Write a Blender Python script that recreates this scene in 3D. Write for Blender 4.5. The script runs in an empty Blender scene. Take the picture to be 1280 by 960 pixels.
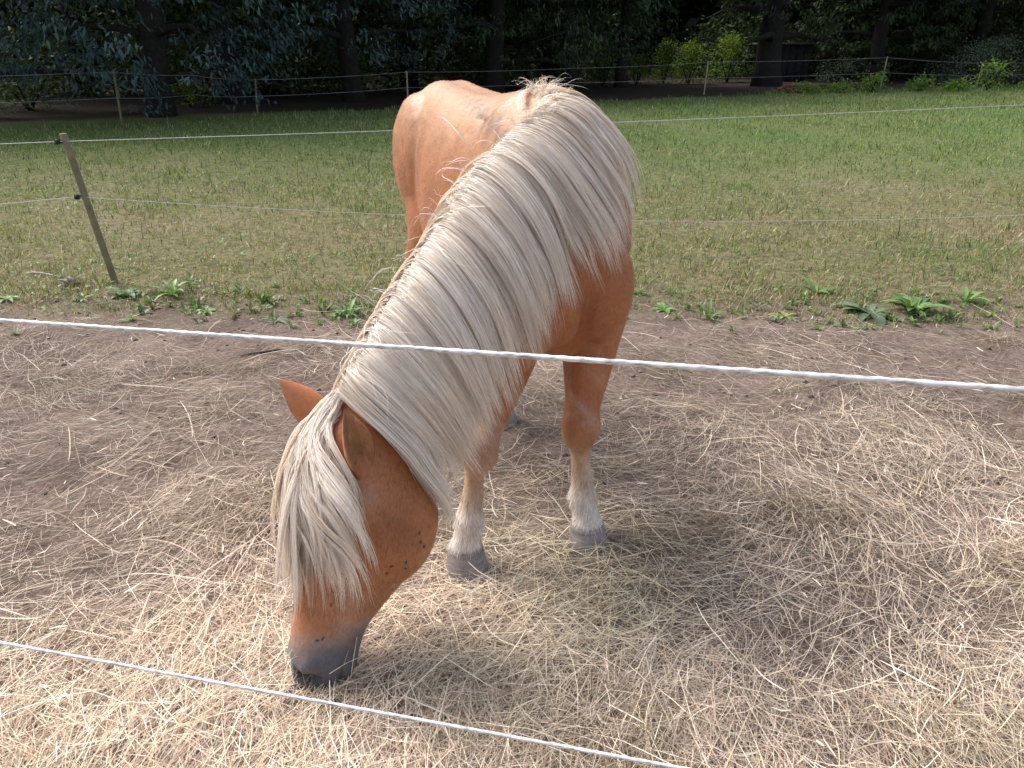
import bpy, bmesh, math, random
import numpy as np
from mathutils import Vector, Matrix
from mathutils.bvhtree import BVHTree

R = math.radians
S = bpy.context.scene
COL = S.collection
rng = np.random.default_rng(7)
random.seed(7)

# ------------------------------------------------------------------ camera
CAM_H, PITCH = 1.45, R(23.6)
cam = bpy.data.cameras.new('camera')
cam.sensor_width = 36.0
cam.lens = 27.0
cam.clip_start, cam.clip_end = 0.05, 1500
camo = bpy.data.objects.new('camera', cam)
COL.objects.link(camo)
camo.location = (0, 0, CAM_H)
camo.rotation_euler = (math.pi / 2 - PITCH, 0, 0)
S.camera = camo

# ------------------------------------------------------------------ sky, sun, exposure
SUN_DIR = Vector((-0.52, 0.42, 0.76)).normalized()
w = bpy.data.worlds.new("World")
S.world = w
w.use_nodes = True
nt = w.node_tree
nt.nodes.clear()
out = nt.nodes.new('ShaderNodeOutputWorld')
bg = nt.nodes.new('ShaderNodeBackground')
sky = nt.nodes.new('ShaderNodeTexSky')
sky.sky_type = 'NISHITA'
sky.sun_disc = False
sky.sun_elevation = math.asin(SUN_DIR.z)
sky.sun_rotation = math.atan2(SUN_DIR.x, SUN_DIR.y)
sky.air_density = 1.0
sky.dust_density = 3.0
bg.inputs['Strength'].default_value = 0.145
hs = nt.nodes.new('ShaderNodeHueSaturation')      # thin high haze: a paler, less blue sky
hs.inputs['Saturation'].default_value = 0.55
nt.links.new(sky.outputs[0], hs.inputs['Color'])
nt.links.new(hs.outputs[0], bg.inputs[0])
nt.links.new(bg.outputs[0], out.inputs[0])
sl = bpy.data.lights.new('sun', 'SUN')
sl.energy = 2.6
sl.angle = R(36)
sl.color = (1.0, 0.94, 0.87)
so = bpy.data.objects.new('sun', sl)
COL.objects.link(so)
so.rotation_euler = SUN_DIR.to_track_quat('Z', 'Y').to_euler()
S.view_settings.view_transform = 'Standard'
S.view_settings.look = 'None'
S.view_settings.gamma = 1.0
S.view_settings.exposure = 0.92
S.view_settings.use_curve_mapping = False


# ------------------------------------------------------------------ helpers
def tag(o, label=None, cat=None, group=None, kind=None):
    if label: o['label'] = label
    if cat: o['category'] = cat
    if group: o['group'] = group
    if kind: o['kind'] = kind
    return o


def empty(name, loc=(0, 0, 0), rz=0.0):
    o = bpy.data.objects.new(name, None)
    o.empty_display_size = 0.1
    o.location = loc
    o.rotation_euler = (0, 0, rz)
    COL.objects.link(o)
    return o


def mesh_np(name, verts, faces, mat, parent=None, smooth=True, col=None, uv=None):
    """verts (n,3); faces (m,k) int array or list of such arrays"""
    me = bpy.data.meshes.new(name)
    verts = np.asarray(verts, dtype=np.float32)
    if not isinstance(faces, list): faces = [faces]
    faces = [np.asarray(f, dtype=np.int32) for f in faces if len(f)]
    me.vertices.add(len(verts))
    me.vertices.foreach_set('co', verts.ravel())
    nl = sum(f.size for f in faces)
    me.loops.add(nl)
    me.loops.foreach_set('vertex_index', np.concatenate([f.ravel() for f in faces]))
    nf = sum(len(f) for f in faces)
    me.polygons.add(nf)
    tot = np.concatenate([np.full(len(f), f.shape[1], np.int32) for f in faces])
    st = np.concatenate([[0], np.cumsum(tot)[:-1]]).astype(np.int32)
    me.polygons.foreach_set('loop_start', st)
    me.polygons.foreach_set('loop_total', tot)
    if smooth: me.polygons.foreach_set('use_smooth', np.ones(nf, bool))
    me.update(calc_edges=True)
    if col is not None:
        a = me.color_attributes.new('Col', 'FLOAT_COLOR', 'POINT')
        c = np.ones((len(verts), 4), np.float32)
        c[:, :3] = col
        a.data.foreach_set('color', c.ravel())
    me.materials.append(mat)
    o = bpy.data.objects.new(name, me)
    COL.objects.link(o)
    if parent: o.parent = parent
    return o


def vnoise(x, y, seed=0):
    x = np.asarray(x, float); y = np.asarray(y, float)
    xi = np.floor(x).astype(np.int64); yi = np.floor(y).astype(np.int64)
    fx = x - xi; fy = y - yi
    fx = fx * fx * (3 - 2 * fx); fy = fy * fy * (3 - 2 * fy)

    def h(a, b):
        n = (a * 374761393 + b * 668265263 + seed * 1274126177) & 0xffffffff
        n = ((n ^ (n >> 13)) * 1274126177) & 0xffffffff
        n = n ^ (n >> 16)
        return (n & 0xffff) / 65535.0
    a = h(xi, yi) * (1 - fx) + h(xi + 1, yi) * fx
    b = h(xi, yi + 1) * (1 - fx) + h(xi + 1, yi + 1) * fx
    return a * (1 - fy) + b * fy


def fbm(x, y, seed=0, oct=3):
    t, a, s = 0, 0.5, 0
    for k in range(oct):
        t = t + a * vnoise(x * 2 ** k + 17.3 * k, y * 2 ** k + 5.1 * k, seed + k); s += a; a *= 0.5
    return t / s


def unit(v):
    v = np.asarray(v, float)
    return v / (np.linalg.norm(v, axis=-1, keepdims=True) + 1e-12)


# materials ------------------------------------------------------------------
def new_mat(name):
    m = bpy.data.materials.new(name)
    m.use_nodes = True
    n = m.node_tree
    n.nodes.clear()
    o = n.nodes.new('ShaderNodeOutputMaterial')
    b = n.nodes.new('ShaderNodeBsdfPrincipled')
    n.links.new(b.outputs[0], o.inputs[0])
    return m, n, b, o


def nd(n, t, **kw):
    x = n.nodes.new(t)
    for k, v in kw.items():
        if k in x.inputs: x.inputs[k].default_value = v
        else: setattr(x, k, v)
    return x


def noise(n, scale, detail=4, rough=0.6, vec=None):
    x = nd(n, 'ShaderNodeTexNoise', Scale=scale, Detail=detail, Roughness=rough)
    if vec: n.links.new(vec, x.inputs['Vector'])
    return x


def ramp(n, fac, stops):
    r = n.nodes.new('ShaderNodeValToRGB')
    e = r.color_ramp.elements
    while len(e) < len(stops): e.new(0.5)
    for i, (p, c) in enumerate(stops):
        e[i].position = p
        e[i].color = (*c, 1)
    n.links.new(fac, r.inputs[0])
    return r


def mix(n, fac, a, b, mode='MIX'):
    x = n.nodes.new('ShaderNodeMix'); x.data_type = 'RGBA'; x.blend_type = mode
    for s, v in ((x.inputs[0], fac), (x.inputs[6], a), (x.inputs[7], b)):
        if isinstance(v, (int, float)): s.default_value = v
        elif isinstance(v, tuple): s.default_value = (*v, 1)
        else: n.links.new(v, s)
    return x.outputs[2]


def bump(n, b, h, strength=0.4, dist=0.01):
    x = nd(n, 'ShaderNodeBump', Strength=strength, Distance=dist)
    n.links.new(h, x.inputs['Height'])
    n.links.new(x.outputs[0], b.inputs['Normal'])
    return x


def simple_mat(name, c1, c2, scale, rough=0.8, bs=0.3, bd=0.005, spec=0.3):
    m, n, b, o = new_mat(name)
    t = nd(n, 'ShaderNodeTexCoord')
    no = noise(n, scale, 6, 0.65, t.outputs['Object'])
    r = ramp(n, no.outputs[0], [(0.3, c1), (0.7, c2)])
    n.links.new(r.outputs[0], b.inputs['Base Color'])
    b.inputs['Roughness'].default_value = rough
    b.inputs['Specular IOR Level'].default_value = spec
    bump(n, b, no.outputs[0], bs, bd)
    return m


def attr_mat(name, rough=0.6, spec=0.3, transl=0.0, tcol=(1, 1, 1), nscale=0, namt=0.3):
    """colour from the mesh's own Col attribute (true local colour of each blade/straw/hair)"""
    m, n, b, o = new_mat(name)
    a = nd(n, 'ShaderNodeAttribute', attribute_name='Col')
    c = a.outputs['Color']
    if nscale:
        t = nd(n, 'ShaderNodeTexCoord')
        no = noise(n, nscale, 4, 0.6, t.outputs['Object'])
        r = ramp(n, no.outputs[0], [(0.3, (1 - namt,) * 3), (0.7, (1 + namt,) * 3)])
        c = mix(n, 1.0, c, r.outputs[0], 'MULTIPLY')
    n.links.new(c, b.inputs['Base Color'])
    b.inputs['Roughness'].default_value = rough
    b.inputs['Specular IOR Level'].default_value = spec
    if transl:
        tr = n.nodes.new('ShaderNodeBsdfTranslucent')
        cc = mix(n, 1.0, c, tcol, 'MULTIPLY')
        n.links.new(cc, tr.inputs[0])
        ms = n.nodes.new('ShaderNodeMixShader')
        ms.inputs[0].default_value = transl
        n.links.new(b.outputs[0], ms.inputs[1])
        n.links.new(tr.outputs[0], ms.inputs[2])
        n.links.new(ms.outputs[0], o.inputs[0])
    return m


# ------------------------------------------------------------------ ground
HAY_MOUNDS = [(0.62, 2.05, .34, .045), (1.02, 2.2, .3, .045), (-0.95, 2.25, .28, .04), (1.75, 1.85, .35, .05),
              (0.25, 1.22, .3, .04), (-1.1, 1.0, .45, .05), (1.2, 1.15, .5, .03), (-.2, 1.0, .4, .03), (1.55, 2.6, .4, .04),
              (0.75, 2.75, .3, .03), (-.75, 1.55, .4, .03)]


def bound_y(x):
    return 4.42 + 0.35 * (fbm(x * 0.9, x * 0 + 3.3, 5) - .5) * 2 + 0.12 * (vnoise(x * 5, x * 0, 9) - .5) - 0.02 * x


def gh(x, y):
    x = np.asarray(x, float); y = np.asarray(y, float)
    near = np.clip((9 - y) / 6, 0, 1)
    h = (fbm(x * 1.3, y * 1.3, 1) - .5) * .05 * near + (fbm(x * 6, y * 6, 2) - .5) * .028 * np.clip((7 - y) / 3, 0, 1)
    h += (fbm(x * .25, y * .25, 3) - .5) * .25 * np.clip((y - 7) / 8, 0, 1)
    for mx, my, r, a in HAY_MOUNDS:
        h += a * np.exp(-((x - mx) ** 2 + (y - my) ** 2) / (r * r))
    # trampled hollow edge where the turf stands a little proud
    e = np.clip((y - bound_y(x)) / .25, 0, 1)
    h += .025 * e
    return h - .012


def build_ground():
    # fine near, coarse far
    def axis(pts):
        out = [pts[0][0]]
        for a, b, st in pts:
            k = max(1, int(round((b - a) / st)))
            out += [a + (b - a) * i / k for i in range(1, k + 1)]
        return np.array(out)
    xs = axis([(-600, -60, 60), (-60, -12, 3), (-12, -4, .4), (-4, 4, .035), (4, 12, .4), (12, 60, 3), (60, 600, 60)])
    ys = axis([(-60, -2, 6), (-2, .6, .2), (.6, 5.2, .035), (5.2, 12, .25), (12, 60, 1.5), (60, 900, 60)])
    X, Y = np.meshgrid(xs, ys)
    Z = gh(X, Y)
    v = np.stack([X, Y, Z], -1).reshape(-1, 3)
    nx = len(xs); ny = len(ys)
    i, j = np.meshgrid(np.arange(nx - 1), np.arange(ny - 1))
    a = (j * nx + i).ravel()
    f = np.stack([a, a + 1, a + nx + 1, a + nx], 1)
    m, n, b, o = new_mat('ground_soil_and_turf')
    t = nd(n, 'ShaderNodeTexCoord'); ob = t.outputs['Object']
    sep = n.nodes.new('ShaderNodeSeparateXYZ'); n.links.new(ob, sep.inputs[0])
    n1 = noise(n, 2.2, 6, .65, ob); n2 = noise(n, 45, 5, .7, ob); n3 = noise(n, .35, 4, .6, ob); n4 = noise(n, 260, 3, .7, ob)
    soil = ramp(n, n1.outputs[0], [(.3, (.098, .071, .058)), (.5, (.165, .124, .104)), (.72, (.25, .196, .168))])
    soil2 = ramp(n, n2.outputs[0], [(.3, (.48, .46, .45)), (.7, (1.38, 1.36, 1.34))])
    soilc = mix(n, 1.0, soil.outputs[0], soil2.outputs[0], 'MULTIPLY')
    turf = ramp(n, n3.outputs[0], [(.35, (.17, .145, .085)), (.5, (.14, .135, .065)), (.65, (.18, .155, .095))])
    turfg = ramp(n, n3.outputs[0], [(.35, (.085, .14, .045)), (.5, (.11, .15, .05)), (.68, (.14, .155, .07))])
    yr = nd(n, 'ShaderNodeMapRange'); yr.inputs[1].default_value = 7.0; yr.inputs[2].default_value = 14.0
    n.links.new(sep.outputs[1], yr.inputs[0])
    n5 = noise(n, 14, 5, .75, ob)
    tt = ramp(n, n5.outputs[0], [(.38, (.62, .60, .55)), (.5, (1.0, 1.0, 1.0)), (.62, (1.30, 1.30, 1.35))])
    turfc = mix(n, 1.0, mix(n, 1.0, mix(n, yr.outputs[0], turf.outputs[0], turfg.outputs[0]), tt.outputs[0], 'MULTIPLY'), soil2.outputs[0], 'MULTIPLY')
    # y + noise compared with the turf edge
    ad = nd(n, 'ShaderNodeMath', operation='MULTIPLY_ADD'); ad.inputs[1].default_value = 1.1
    n.links.new(n1.outputs[0], ad.inputs[0]); n.links.new(sep.outputs[1], ad.inputs[2])
    mr = nd(n, 'ShaderNodeMapRange'); mr.inputs[1].default_value = 4.7; mr.inputs[2].default_value = 5.5
    n.links.new(ad.outputs[0], mr.inputs[0])
    c = mix(n, mr.outputs[0], soilc, turfc)
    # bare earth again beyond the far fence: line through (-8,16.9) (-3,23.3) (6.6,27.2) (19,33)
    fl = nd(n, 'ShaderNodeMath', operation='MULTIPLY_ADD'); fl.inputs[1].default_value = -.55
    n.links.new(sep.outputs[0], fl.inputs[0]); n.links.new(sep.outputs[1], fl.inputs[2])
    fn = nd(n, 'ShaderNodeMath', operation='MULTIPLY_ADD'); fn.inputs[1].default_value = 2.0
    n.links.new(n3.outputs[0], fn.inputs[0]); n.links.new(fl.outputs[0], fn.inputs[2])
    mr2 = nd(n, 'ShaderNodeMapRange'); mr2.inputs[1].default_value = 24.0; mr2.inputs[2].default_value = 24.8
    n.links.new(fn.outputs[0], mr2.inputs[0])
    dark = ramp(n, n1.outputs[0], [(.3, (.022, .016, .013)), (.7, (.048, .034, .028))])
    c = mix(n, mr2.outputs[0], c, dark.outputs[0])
    n.links.new(c, b.inputs['Base Color'])
    b.inputs['Roughness'].default_value = .95
    b.inputs['Specular IOR Level'].default_value = .15
    hsum = nd(n, 'ShaderNodeMath', operation='MULTIPLY_ADD'); hsum.inputs[1].default_value = .35
    n.links.new(n4.outputs[0], hsum.inputs[0]); n.links.new(n2.outputs[0], hsum.inputs[2])
    bump(n, b, hsum.outputs[0], .8, .012)
    g = mesh_np('ground', v, f, m)
    tag(g, 'trampled bare earth of the paddock turning into turf', 'ground', kind='structure')


build_ground()


# ------------------------------------------------------------------ ribbons (straw, blades, hair)
def ribbons(P, width, side, taper=None):
    """P (n,k,3) centre lines; width (n,) or (n,k); side (n,k,3) unit -> verts, faces"""
    n, k, _ = P.shape
    if width.ndim == 1: width = np.repeat(width[:, None], k, 1)
    if taper is not None: width = width * taper[None, :]
    A = P - side * width[..., None] * .5
    B = P + side * width[..., None] * .5
    V = np.stack([A, B], 2).reshape(-1, 3)
    base = (np.arange(n) * k * 2)[:, None] + (np.arange(k - 1) * 2)[None, :]
    base = base.ravel()
    F = np.stack([base, base + 1, base + 3, base + 2], 1)
    return V, F


def straw_set(x, y, length, width, zoff, pitch, curl, cols, k=3):
    n = len(x)
    az = rng.uniform(0, 2 * np.pi, n)
    # hay lies in loose swathes: lean the heading to a slowly varying direction
    sw = fbm(x * .8, y * .8, 31) * 7
    az = np.where(rng.random(n) < .35, sw + rng.normal(0, .35, n), az)
    t = np.linspace(-.5, .5, k)[None, :]
    a = az[:, None] + curl[:, None] * t
    dx = np.cos(a); dy = np.sin(a)
    seg = length[:, None] / (k - 1)
    px = x[:, None] + np.cumsum(dx * seg, 1) - length[:, None] / 2 * np.cos(az)[:, None]
    py = y[:, None] + np.cumsum(dy * seg, 1) - length[:, None] / 2 * np.sin(az)[:, None]
    z = gh(px, py) + zoff[:, None] + np.sin(pitch)[:, None] * length[:, None] * t + .25 * length[:, None] * (rng.random(n) * .4)[:, None] * (0.25 - t * t)
    z = np.maximum(z, gh(px, py) + .001)
    P = np.stack([px, py, z], -1)
    roll = rng.uniform(-1.0, 1.0, n)
    side = np.stack([-dy * np.cos(roll)[:, None], dx * np.cos(roll)[:, None], np.sin(roll)[:, None] * np.ones_like(dx)], -1)
    V, F = ribbons(P, width, side, np.array([.6] + [1] * (k - 2) + [.5]))
    C = np.repeat(cols, k * 2, 0)
    return V, F, C


def straw_colors(n, x, y, bright=1.0):
    pal = np.array([(.70, .57, .44), (.82, .72, .60), (.55, .44, .35), (.42, .32, .26), (.68, .59, .51), (.84, .75, .66), (.52, .48, .37), (.42, .29, .24)])
    wts = np.array([.2, .2, .17, .1, .13, .1, .06, .04])
    c = pal[rng.choice(len(pal), n, p=wts / wts.sum())]
    g = np.clip((fbm(x * 1.1, y * 1.1, 41) - .62) * 5, 0, 1)[:, None]      # greener hay in places
    c = c * (1 - g * .5) + np.array([(.42, .42, .27)]) * g * .5
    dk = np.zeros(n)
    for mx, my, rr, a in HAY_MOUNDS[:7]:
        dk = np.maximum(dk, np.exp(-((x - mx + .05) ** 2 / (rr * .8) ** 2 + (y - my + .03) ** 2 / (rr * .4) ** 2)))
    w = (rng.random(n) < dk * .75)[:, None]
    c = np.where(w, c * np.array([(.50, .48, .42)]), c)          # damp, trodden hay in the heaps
    y_tone = (1.22 - .40 * np.clip((y - 1.7) / 1.2, 0, 1) + .12 * (fbm(x * 1.5, y * 1.5, 44) - .5))[:, None]      # hay darker further in, with patchy variation
    return c * rng.uniform(.55, 1.25, (n, 1)) * bright * y_tone * np.array([(1, .985, .95)])


def hay_density(x, y):
    """0..1 : thick mat close to the rope, sparse on the bare earth further in"""
    edge = 2.25 + .10 * x * (x < 0) * 1.0 - .30 * np.clip(x, 0, 1) + (fbm(x * 1.2, y * 1.2, 21) - .5) * 1.2
    d = np.clip((edge - y) / .75, 0, 1)
    right = np.clip((x + .35) / .6, 0, 1) * .24 * np.clip((4.5 - y) / .8, 0, 1)
    left = .34 * np.clip((4.5 - y), 0, 1)
    patch = fbm(x * 2.2, y * 2.2, 22)
    d = np.maximum(d, np.maximum(right, left) * np.clip((patch - .28) * 3, .12, 1.6))
    for mx, my, r, a in HAY_MOUNDS:
        d = np.maximum(d, .95 * np.exp(-((x - mx) ** 2 + (y - my) ** 2) / (r * r * 1.3)))
    return np.clip(d, 0, 1)


def build_hay():
    VS, FS, CS = [], [], []
    off = 0

    def emit(n0, fn):
        nonlocal off
        # uniform over a trapezoid seen by the camera, a little more to each side
        y = .55 + (4.6 - .55) * rng.random(n0) ** 1.25
        hw = .95 + y * .78
        x = rng.uniform(-1, 1, n0) * hw
        V, F, C = fn(x, y)
        VS.append(V); FS.append(F + off); CS.append(C); off += len(V)
    # 1. thick mat
    def mat(x, y):
        keep = rng.random(len(x)) < hay_density(x, y) ** .8
        x, y = x[keep], y[keep]; n = len(x)
        L = rng.gamma(4, .022, n) + .02
        d = hay_density(x, y)
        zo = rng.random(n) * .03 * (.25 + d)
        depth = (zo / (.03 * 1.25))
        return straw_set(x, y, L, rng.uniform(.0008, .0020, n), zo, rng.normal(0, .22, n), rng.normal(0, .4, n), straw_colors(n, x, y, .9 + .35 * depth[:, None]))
    emit(190000, mat)
    # 2. fine chaff everywhere on the soil
    def chaff(x, y):
        n = len(x)
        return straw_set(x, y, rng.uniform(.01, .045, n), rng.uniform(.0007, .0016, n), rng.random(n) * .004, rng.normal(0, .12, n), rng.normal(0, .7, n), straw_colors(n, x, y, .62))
    emit(60000, chaff)
    # 3. long stalks on top
    def longs(x, y):
        keep = rng.random(len(x)) < .2 + .8 * hay_density(x, y)
        x, y = x[keep], y[keep]; n = len(x)
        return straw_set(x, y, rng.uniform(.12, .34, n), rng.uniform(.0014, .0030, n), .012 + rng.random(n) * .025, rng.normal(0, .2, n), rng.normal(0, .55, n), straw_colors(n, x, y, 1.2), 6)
    emit(3600, longs)
    # 4. short broad leaf scraps and husks
    def scraps(x, y):
        keep = rng.random(len(x)) < .25 + .75 * hay_density(x, y)
        x, y = x[keep], y[keep]; n = len(x)
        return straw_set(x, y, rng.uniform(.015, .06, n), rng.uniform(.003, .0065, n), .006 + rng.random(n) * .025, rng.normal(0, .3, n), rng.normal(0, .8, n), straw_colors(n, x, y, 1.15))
    emit(4200, scraps)
    # 5. matted tufts kicked together by hooves
    spots = [(0.62, 2.02, .10), (1.0, 2.15, .11), (1.45, 2.45, .10), (-.92, 2.2, .12), (-.62, 2.12, .08), (.28, 1.2, .12), (-1.02, .93, .10), (1.62, 1.9, .12), (.95, 1.35, .09)]
    for q in range(60):
        yy = .8 + 3.2 * random.random() ** 1.2; spots.append((random.uniform(-1, 1) * (.8 + .75 * yy), yy, random.uniform(.04, .10)))
    for (cx, cy, rr) in spots:
        if abs(cx + .45) < .25 and abs(cy - 1.45) < .3: continue
        n = int(190 * (rr / .08)); dx = rng.normal(0, rr, n); dy = rng.normal(0, rr * .6, n)
        x, y = cx + dx, cy + dy
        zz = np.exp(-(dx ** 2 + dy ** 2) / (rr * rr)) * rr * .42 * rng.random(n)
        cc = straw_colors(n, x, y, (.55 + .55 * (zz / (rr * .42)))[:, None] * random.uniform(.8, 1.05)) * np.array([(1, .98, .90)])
        V, F, C = straw_set(x, y, rng.uniform(.04, .15, n), rng.uniform(.0010, .0022, n), zz, rng.normal(0, .5, n), rng.normal(0, 1.0, n), cc, 4)
        VS.append(V); FS.append(F + off); CS.append(C); off += len(V)
    V = np.concatenate(VS); F = np.concatenate(FS); C = np.concatenate(CS)
    m = attr_mat('dry_hay', .55, .35, .22)
    o = mesh_np('loose_hay', V, F, m, smooth=False, col=C)
    tag(o, 'loose dry hay strewn over the trampled paddock earth', 'hay', kind='stuff')


build_hay()


# ------------------------------------------------------------------ turf
def far_edge(x):
    """y at which the turf stops before the bare earth under the trees"""
    xp = np.array([-30, -12, -8.1, -3, 2, 3.2, 6.6, 9, 14, 19, 40]); yp = np.array([9, 14.5, 16.6, 22.6, 25.5, 25.2, 26.5, 30, 31.3, 32.5, 38])
    return np.interp(x, xp, yp)


def build_turf():
    pal_g = np.array([(.16, .24, .07), (.12, .18, .06), (.22, .29, .09), (.10, .15, .065), (.30, .34, .14)])
    pal_d = np.array([(.40, .33, .21), (.33, .28, .19), (.44, .38, .28), (.26, .22, .14)])
    VS, FS, CS = [], [], []; off = 0
    n = 365000
    # constant density in the picture plane, so blades thin out with distance while growing coarser
    d = 1 / np.linspace(1 / 4.1, 1 / 34., 20000)
    y = 1 / rng.uniform(1 / 36., 1 / 4.05, n)
    far = rng.random(n) < .45
    y = np.where(far, 4.05 * (36 / 4.05) ** rng.random(n), y)
    x = rng.uniform(-1, 1, n) * (1.3 + y * .92)
    by = bound_y(x)
    p = np.clip((y - by + .18) / .5, 0, 1) ** 1.2
    dens = .45 + .55 * np.clip((fbm(x * .9, y * .9, 51) - .36) * 4, 0, 1)
    tuft = np.clip((fbm(x * 4.5, y * 4.5, 57) - .40) * 5, .35, 1)
    dens = dens * np.where(y < 12, tuft, 1)
    keep = (rng.random(n) < p * dens) & (y < far_edge(x) + rng.normal(0, .25, n))
    x, y = x[keep], y[keep]; n = len(x)
    k = 3
    dry = .52 * np.clip((10.5 - y) / 4.5, 0, 1) + .17 + (fbm(x * .9, y * .9, 52) - .5) * 1.5
    dry = np.where(y > 11, dry - .22, dry)
    isd = rng.random(n) < np.clip(dry - .06, .04, .9)
    c = np.where(isd[:, None], pal_d[rng.integers(0, 4, n)], pal_g[rng.integers(0, 5, n)]) * rng.uniform(.55, 1.3, (n, 1))
    L = rng.gamma(5, .007, n) * (1 + .05 * y) * np.where(isd, .8, 1.0)
    tall = rng.random(n) < .03
    L = np.where(tall, L * 2.0, L)
    W = (.0021 + .00078 * y) * rng.uniform(.6, 1.3, n)
    az = rng.uniform(0, 2 * np.pi, n)
    lean = rng.uniform(.15, 1.25, n)
    t = np.array([0, .55, 1.0])
    ang = lean[:, None] * (.5 + .7 * t[None, :])
    hx = np.cumsum(np.sin(ang) * L[:, None] / 2, 1) - np.sin(ang[:, :1]) * L[:, None] / 2
    hz = np.cumsum(np.cos(ang) * L[:, None] / 2, 1) - np.cos(ang[:, :1]) * L[:, None] / 2
    P = np.stack([x[:, None] + hx * np.cos(az)[:, None], y[:, None] + hx * np.sin(az)[:, None], gh(x, y)[:, None] - .003 + hz], -1)
    side = np.repeat(np.stack([-np.sin(az), np.cos(az), np.zeros(n)], -1)[:, None, :], k, 1)
    V, F = ribbons(P, W, side, np.array([1, .8, .15]))
    o = mesh_np('turf_grass', V, F, attr_mat('grass_blades', .6, .25, .35, (1.1, 1.15, .6)), smooth=False, col=np.repeat(c, k * 2, 0))
    tag(o, 'short half dry paddock grass reaching back to the far fence', 'grass', kind='stuff')

    # clover and small broad leaves in the turf
    n = 26000
    y = 4.1 * (30 / 4.1) ** rng.random(n)
    x = rng.uniform(-1, 1, n) * (1 + y * .8)
    pt = np.clip((fbm(x * .8, y * .8, 61) - .5) * 6, 0, 1)
    front = np.clip(1 - np.abs(y - bound_y(x) - .25) / .4, 0, 1) * np.clip((fbm(x * 2.5, y * 0, 62) - .35) * 4, 0, 1)
    keep = (rng.random(n) < np.maximum(pt * .7, front)) & (y > bound_y(x) - .1) & (y < far_edge(x))
    x, y = x[keep], y[keep]; n = len(x)
    r = rng.uniform(.006, .014, n) * (1 + .10 * y)
    az = rng.uniform(0, 6.28, n); tilt = rng.uniform(-.5, .5, n)
    z = gh(x, y) + rng.uniform(.01, .04, n) * (1 + .03 * y)
    ca, sa = np.cos(az), np.sin(az)
    pts = []
    for (u, v_) in ((-1, 0), (0, -.55), (1.1, 0), (0, .55)):
        pts.append(np.stack([x + r * (u * ca - v_ * sa), y + r * (u * sa + v_ * ca), z + r * u * tilt + abs(v_) * r * .25], -1))
    V = np.stack(pts, 1).reshape(-1, 3)
    F = np.arange(n * 4).reshape(-1, 4)
    c = np.array([(.10, .19, .06)]) * rng.uniform(.65, 1.5, (n, 1)) + rng.uniform(0, .03, (n, 3))
    o = mesh_np('clover', V, F, attr_mat('clover_leaves', .5, .4, .3, (1.1, 1.2, .5)), smooth=False, col=np.repeat(c, 4, 0))
    tag(o, 'clover and small broad leaves scattered through the turf', 'ground cover', kind='stuff')


build_turf()


# ------------------------------------------------------------------ generic solid builders
def tube_geo(pts, radii, sides=8, caps=True, jitter=0):
    pts = np.asarray(pts, float); k = len(pts)
    radii = np.broadcast_to(np.asarray(radii, float), (k,))
    T = unit(np.gradient(pts, axis=0))
    ref = np.array([0, 0, 1.0]) if abs(T[0][2]) < .9 else np.array([1.0, 0, 0])
    V = []
    nrm = unit(np.cross(T[0], ref))
    for i in range(k):
        nrm = unit(nrm - T[i] * np.dot(nrm, T[i]))
        b = np.cross(T[i], nrm)
        a = np.linspace(0, 2 * np.pi, sides, endpoint=False)
        rr = radii[i] * (1 + jitter * np.sin(a * 3 + i * 1.7) * .5)
        V.append(pts[i] + (np.cos(a) * rr)[:, None] * nrm + (np.sin(a) * rr)[:, None] * b)
    V = np.concatenate(V)
    F = []
    for i in range(k - 1):
        for j in range(sides):
            F.append((i * sides + j, i * sides + (j + 1) % sides, (i + 1) * sides + (j + 1) % sides, (i + 1) * sides + j))
    T3 = []
    if caps:
        c0 = len(V); V = np.vstack([V, pts[0], pts[-1]])
        for j in range(sides):
            T3.append((c0, (j + 1) % sides, j)); T3.append((c0 + 1, (k - 1) * sides + j, (k - 1) * sides + (j + 1) % sides))
    return V, np.array(F), np.array(T3).reshape(-1, 3)


class Geo:
    def __init__(s): s.V = []; s.Q = []; s.T = []; s.C = []; s.n = 0
    def add(s, V, Q=None, T=None, c=None):
        V = np.asarray(V, float)
        if Q is not None and len(Q): s.Q.append(np.asarray(Q) + s.n)
        if T is not None and len(T): s.T.append(np.asarray(T) + s.n)
        if c is not None: s.C.append(np.broadcast_to(np.asarray(c, float), (len(V), 3)))
        s.V.append(V); s.n += len(V)
    def build(s, name, mat, parent=None, smooth=True):
        return mesh_np(name, np.concatenate(s.V), [np.concatenate(a) for a in (s.Q, s.T) if a],
                       mat, parent, smooth, np.concatenate(s.C) if s.C else None)


def box_geo(c, sx, sy, sz):
    x, y, z = sx / 2, sy / 2, sz / 2
    V = np.array([(-x, -y, -z), (x, -y, -z), (x, y, -z), (-x, y, -z), (-x, -y, z), (x, -y, z), (x, y, z), (-x, y, z)]) + np.asarray(c)
    F = np.array([(0, 3, 2, 1), (4, 5, 6, 7), (0, 1, 5, 4), (1, 2, 6, 5), (2, 3, 7, 6), (3, 0, 4, 7)])
    return V, F


# ------------------------------------------------------------------ HORSE
HF = unit(np.array([.37, -.93, 0])); HL = np.array([-HF[1], HF[0], 0]); HL = np.array([.93, .37, 0]); UP = np.array([0, 0, 1.0])
W0 = np.array([.105, 2.27, 0])


def B(s, l, z): return W0 + HF * s + HL * l + UP * z


def catmull(P, n):
    P = np.asarray(P, float)
    t = np.linspace(0, len(P) - 1, n)
    Q = np.vstack([2 * P[0] - P[1], P, 2 * P[-1] - P[-2]])
    i = np.minimum(t.astype(int), len(P) - 2); f = (t - i)[:, None]
    a, b, c, d = Q[i], Q[i + 1], Q[i + 2], Q[i + 3]
    return .5 * (2 * b + (c - a) * f + (2 * a - 5 * b + 4 * c - d) * f ** 2 + (3 * b - a - 3 * c + d) * f ** 3)


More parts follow.
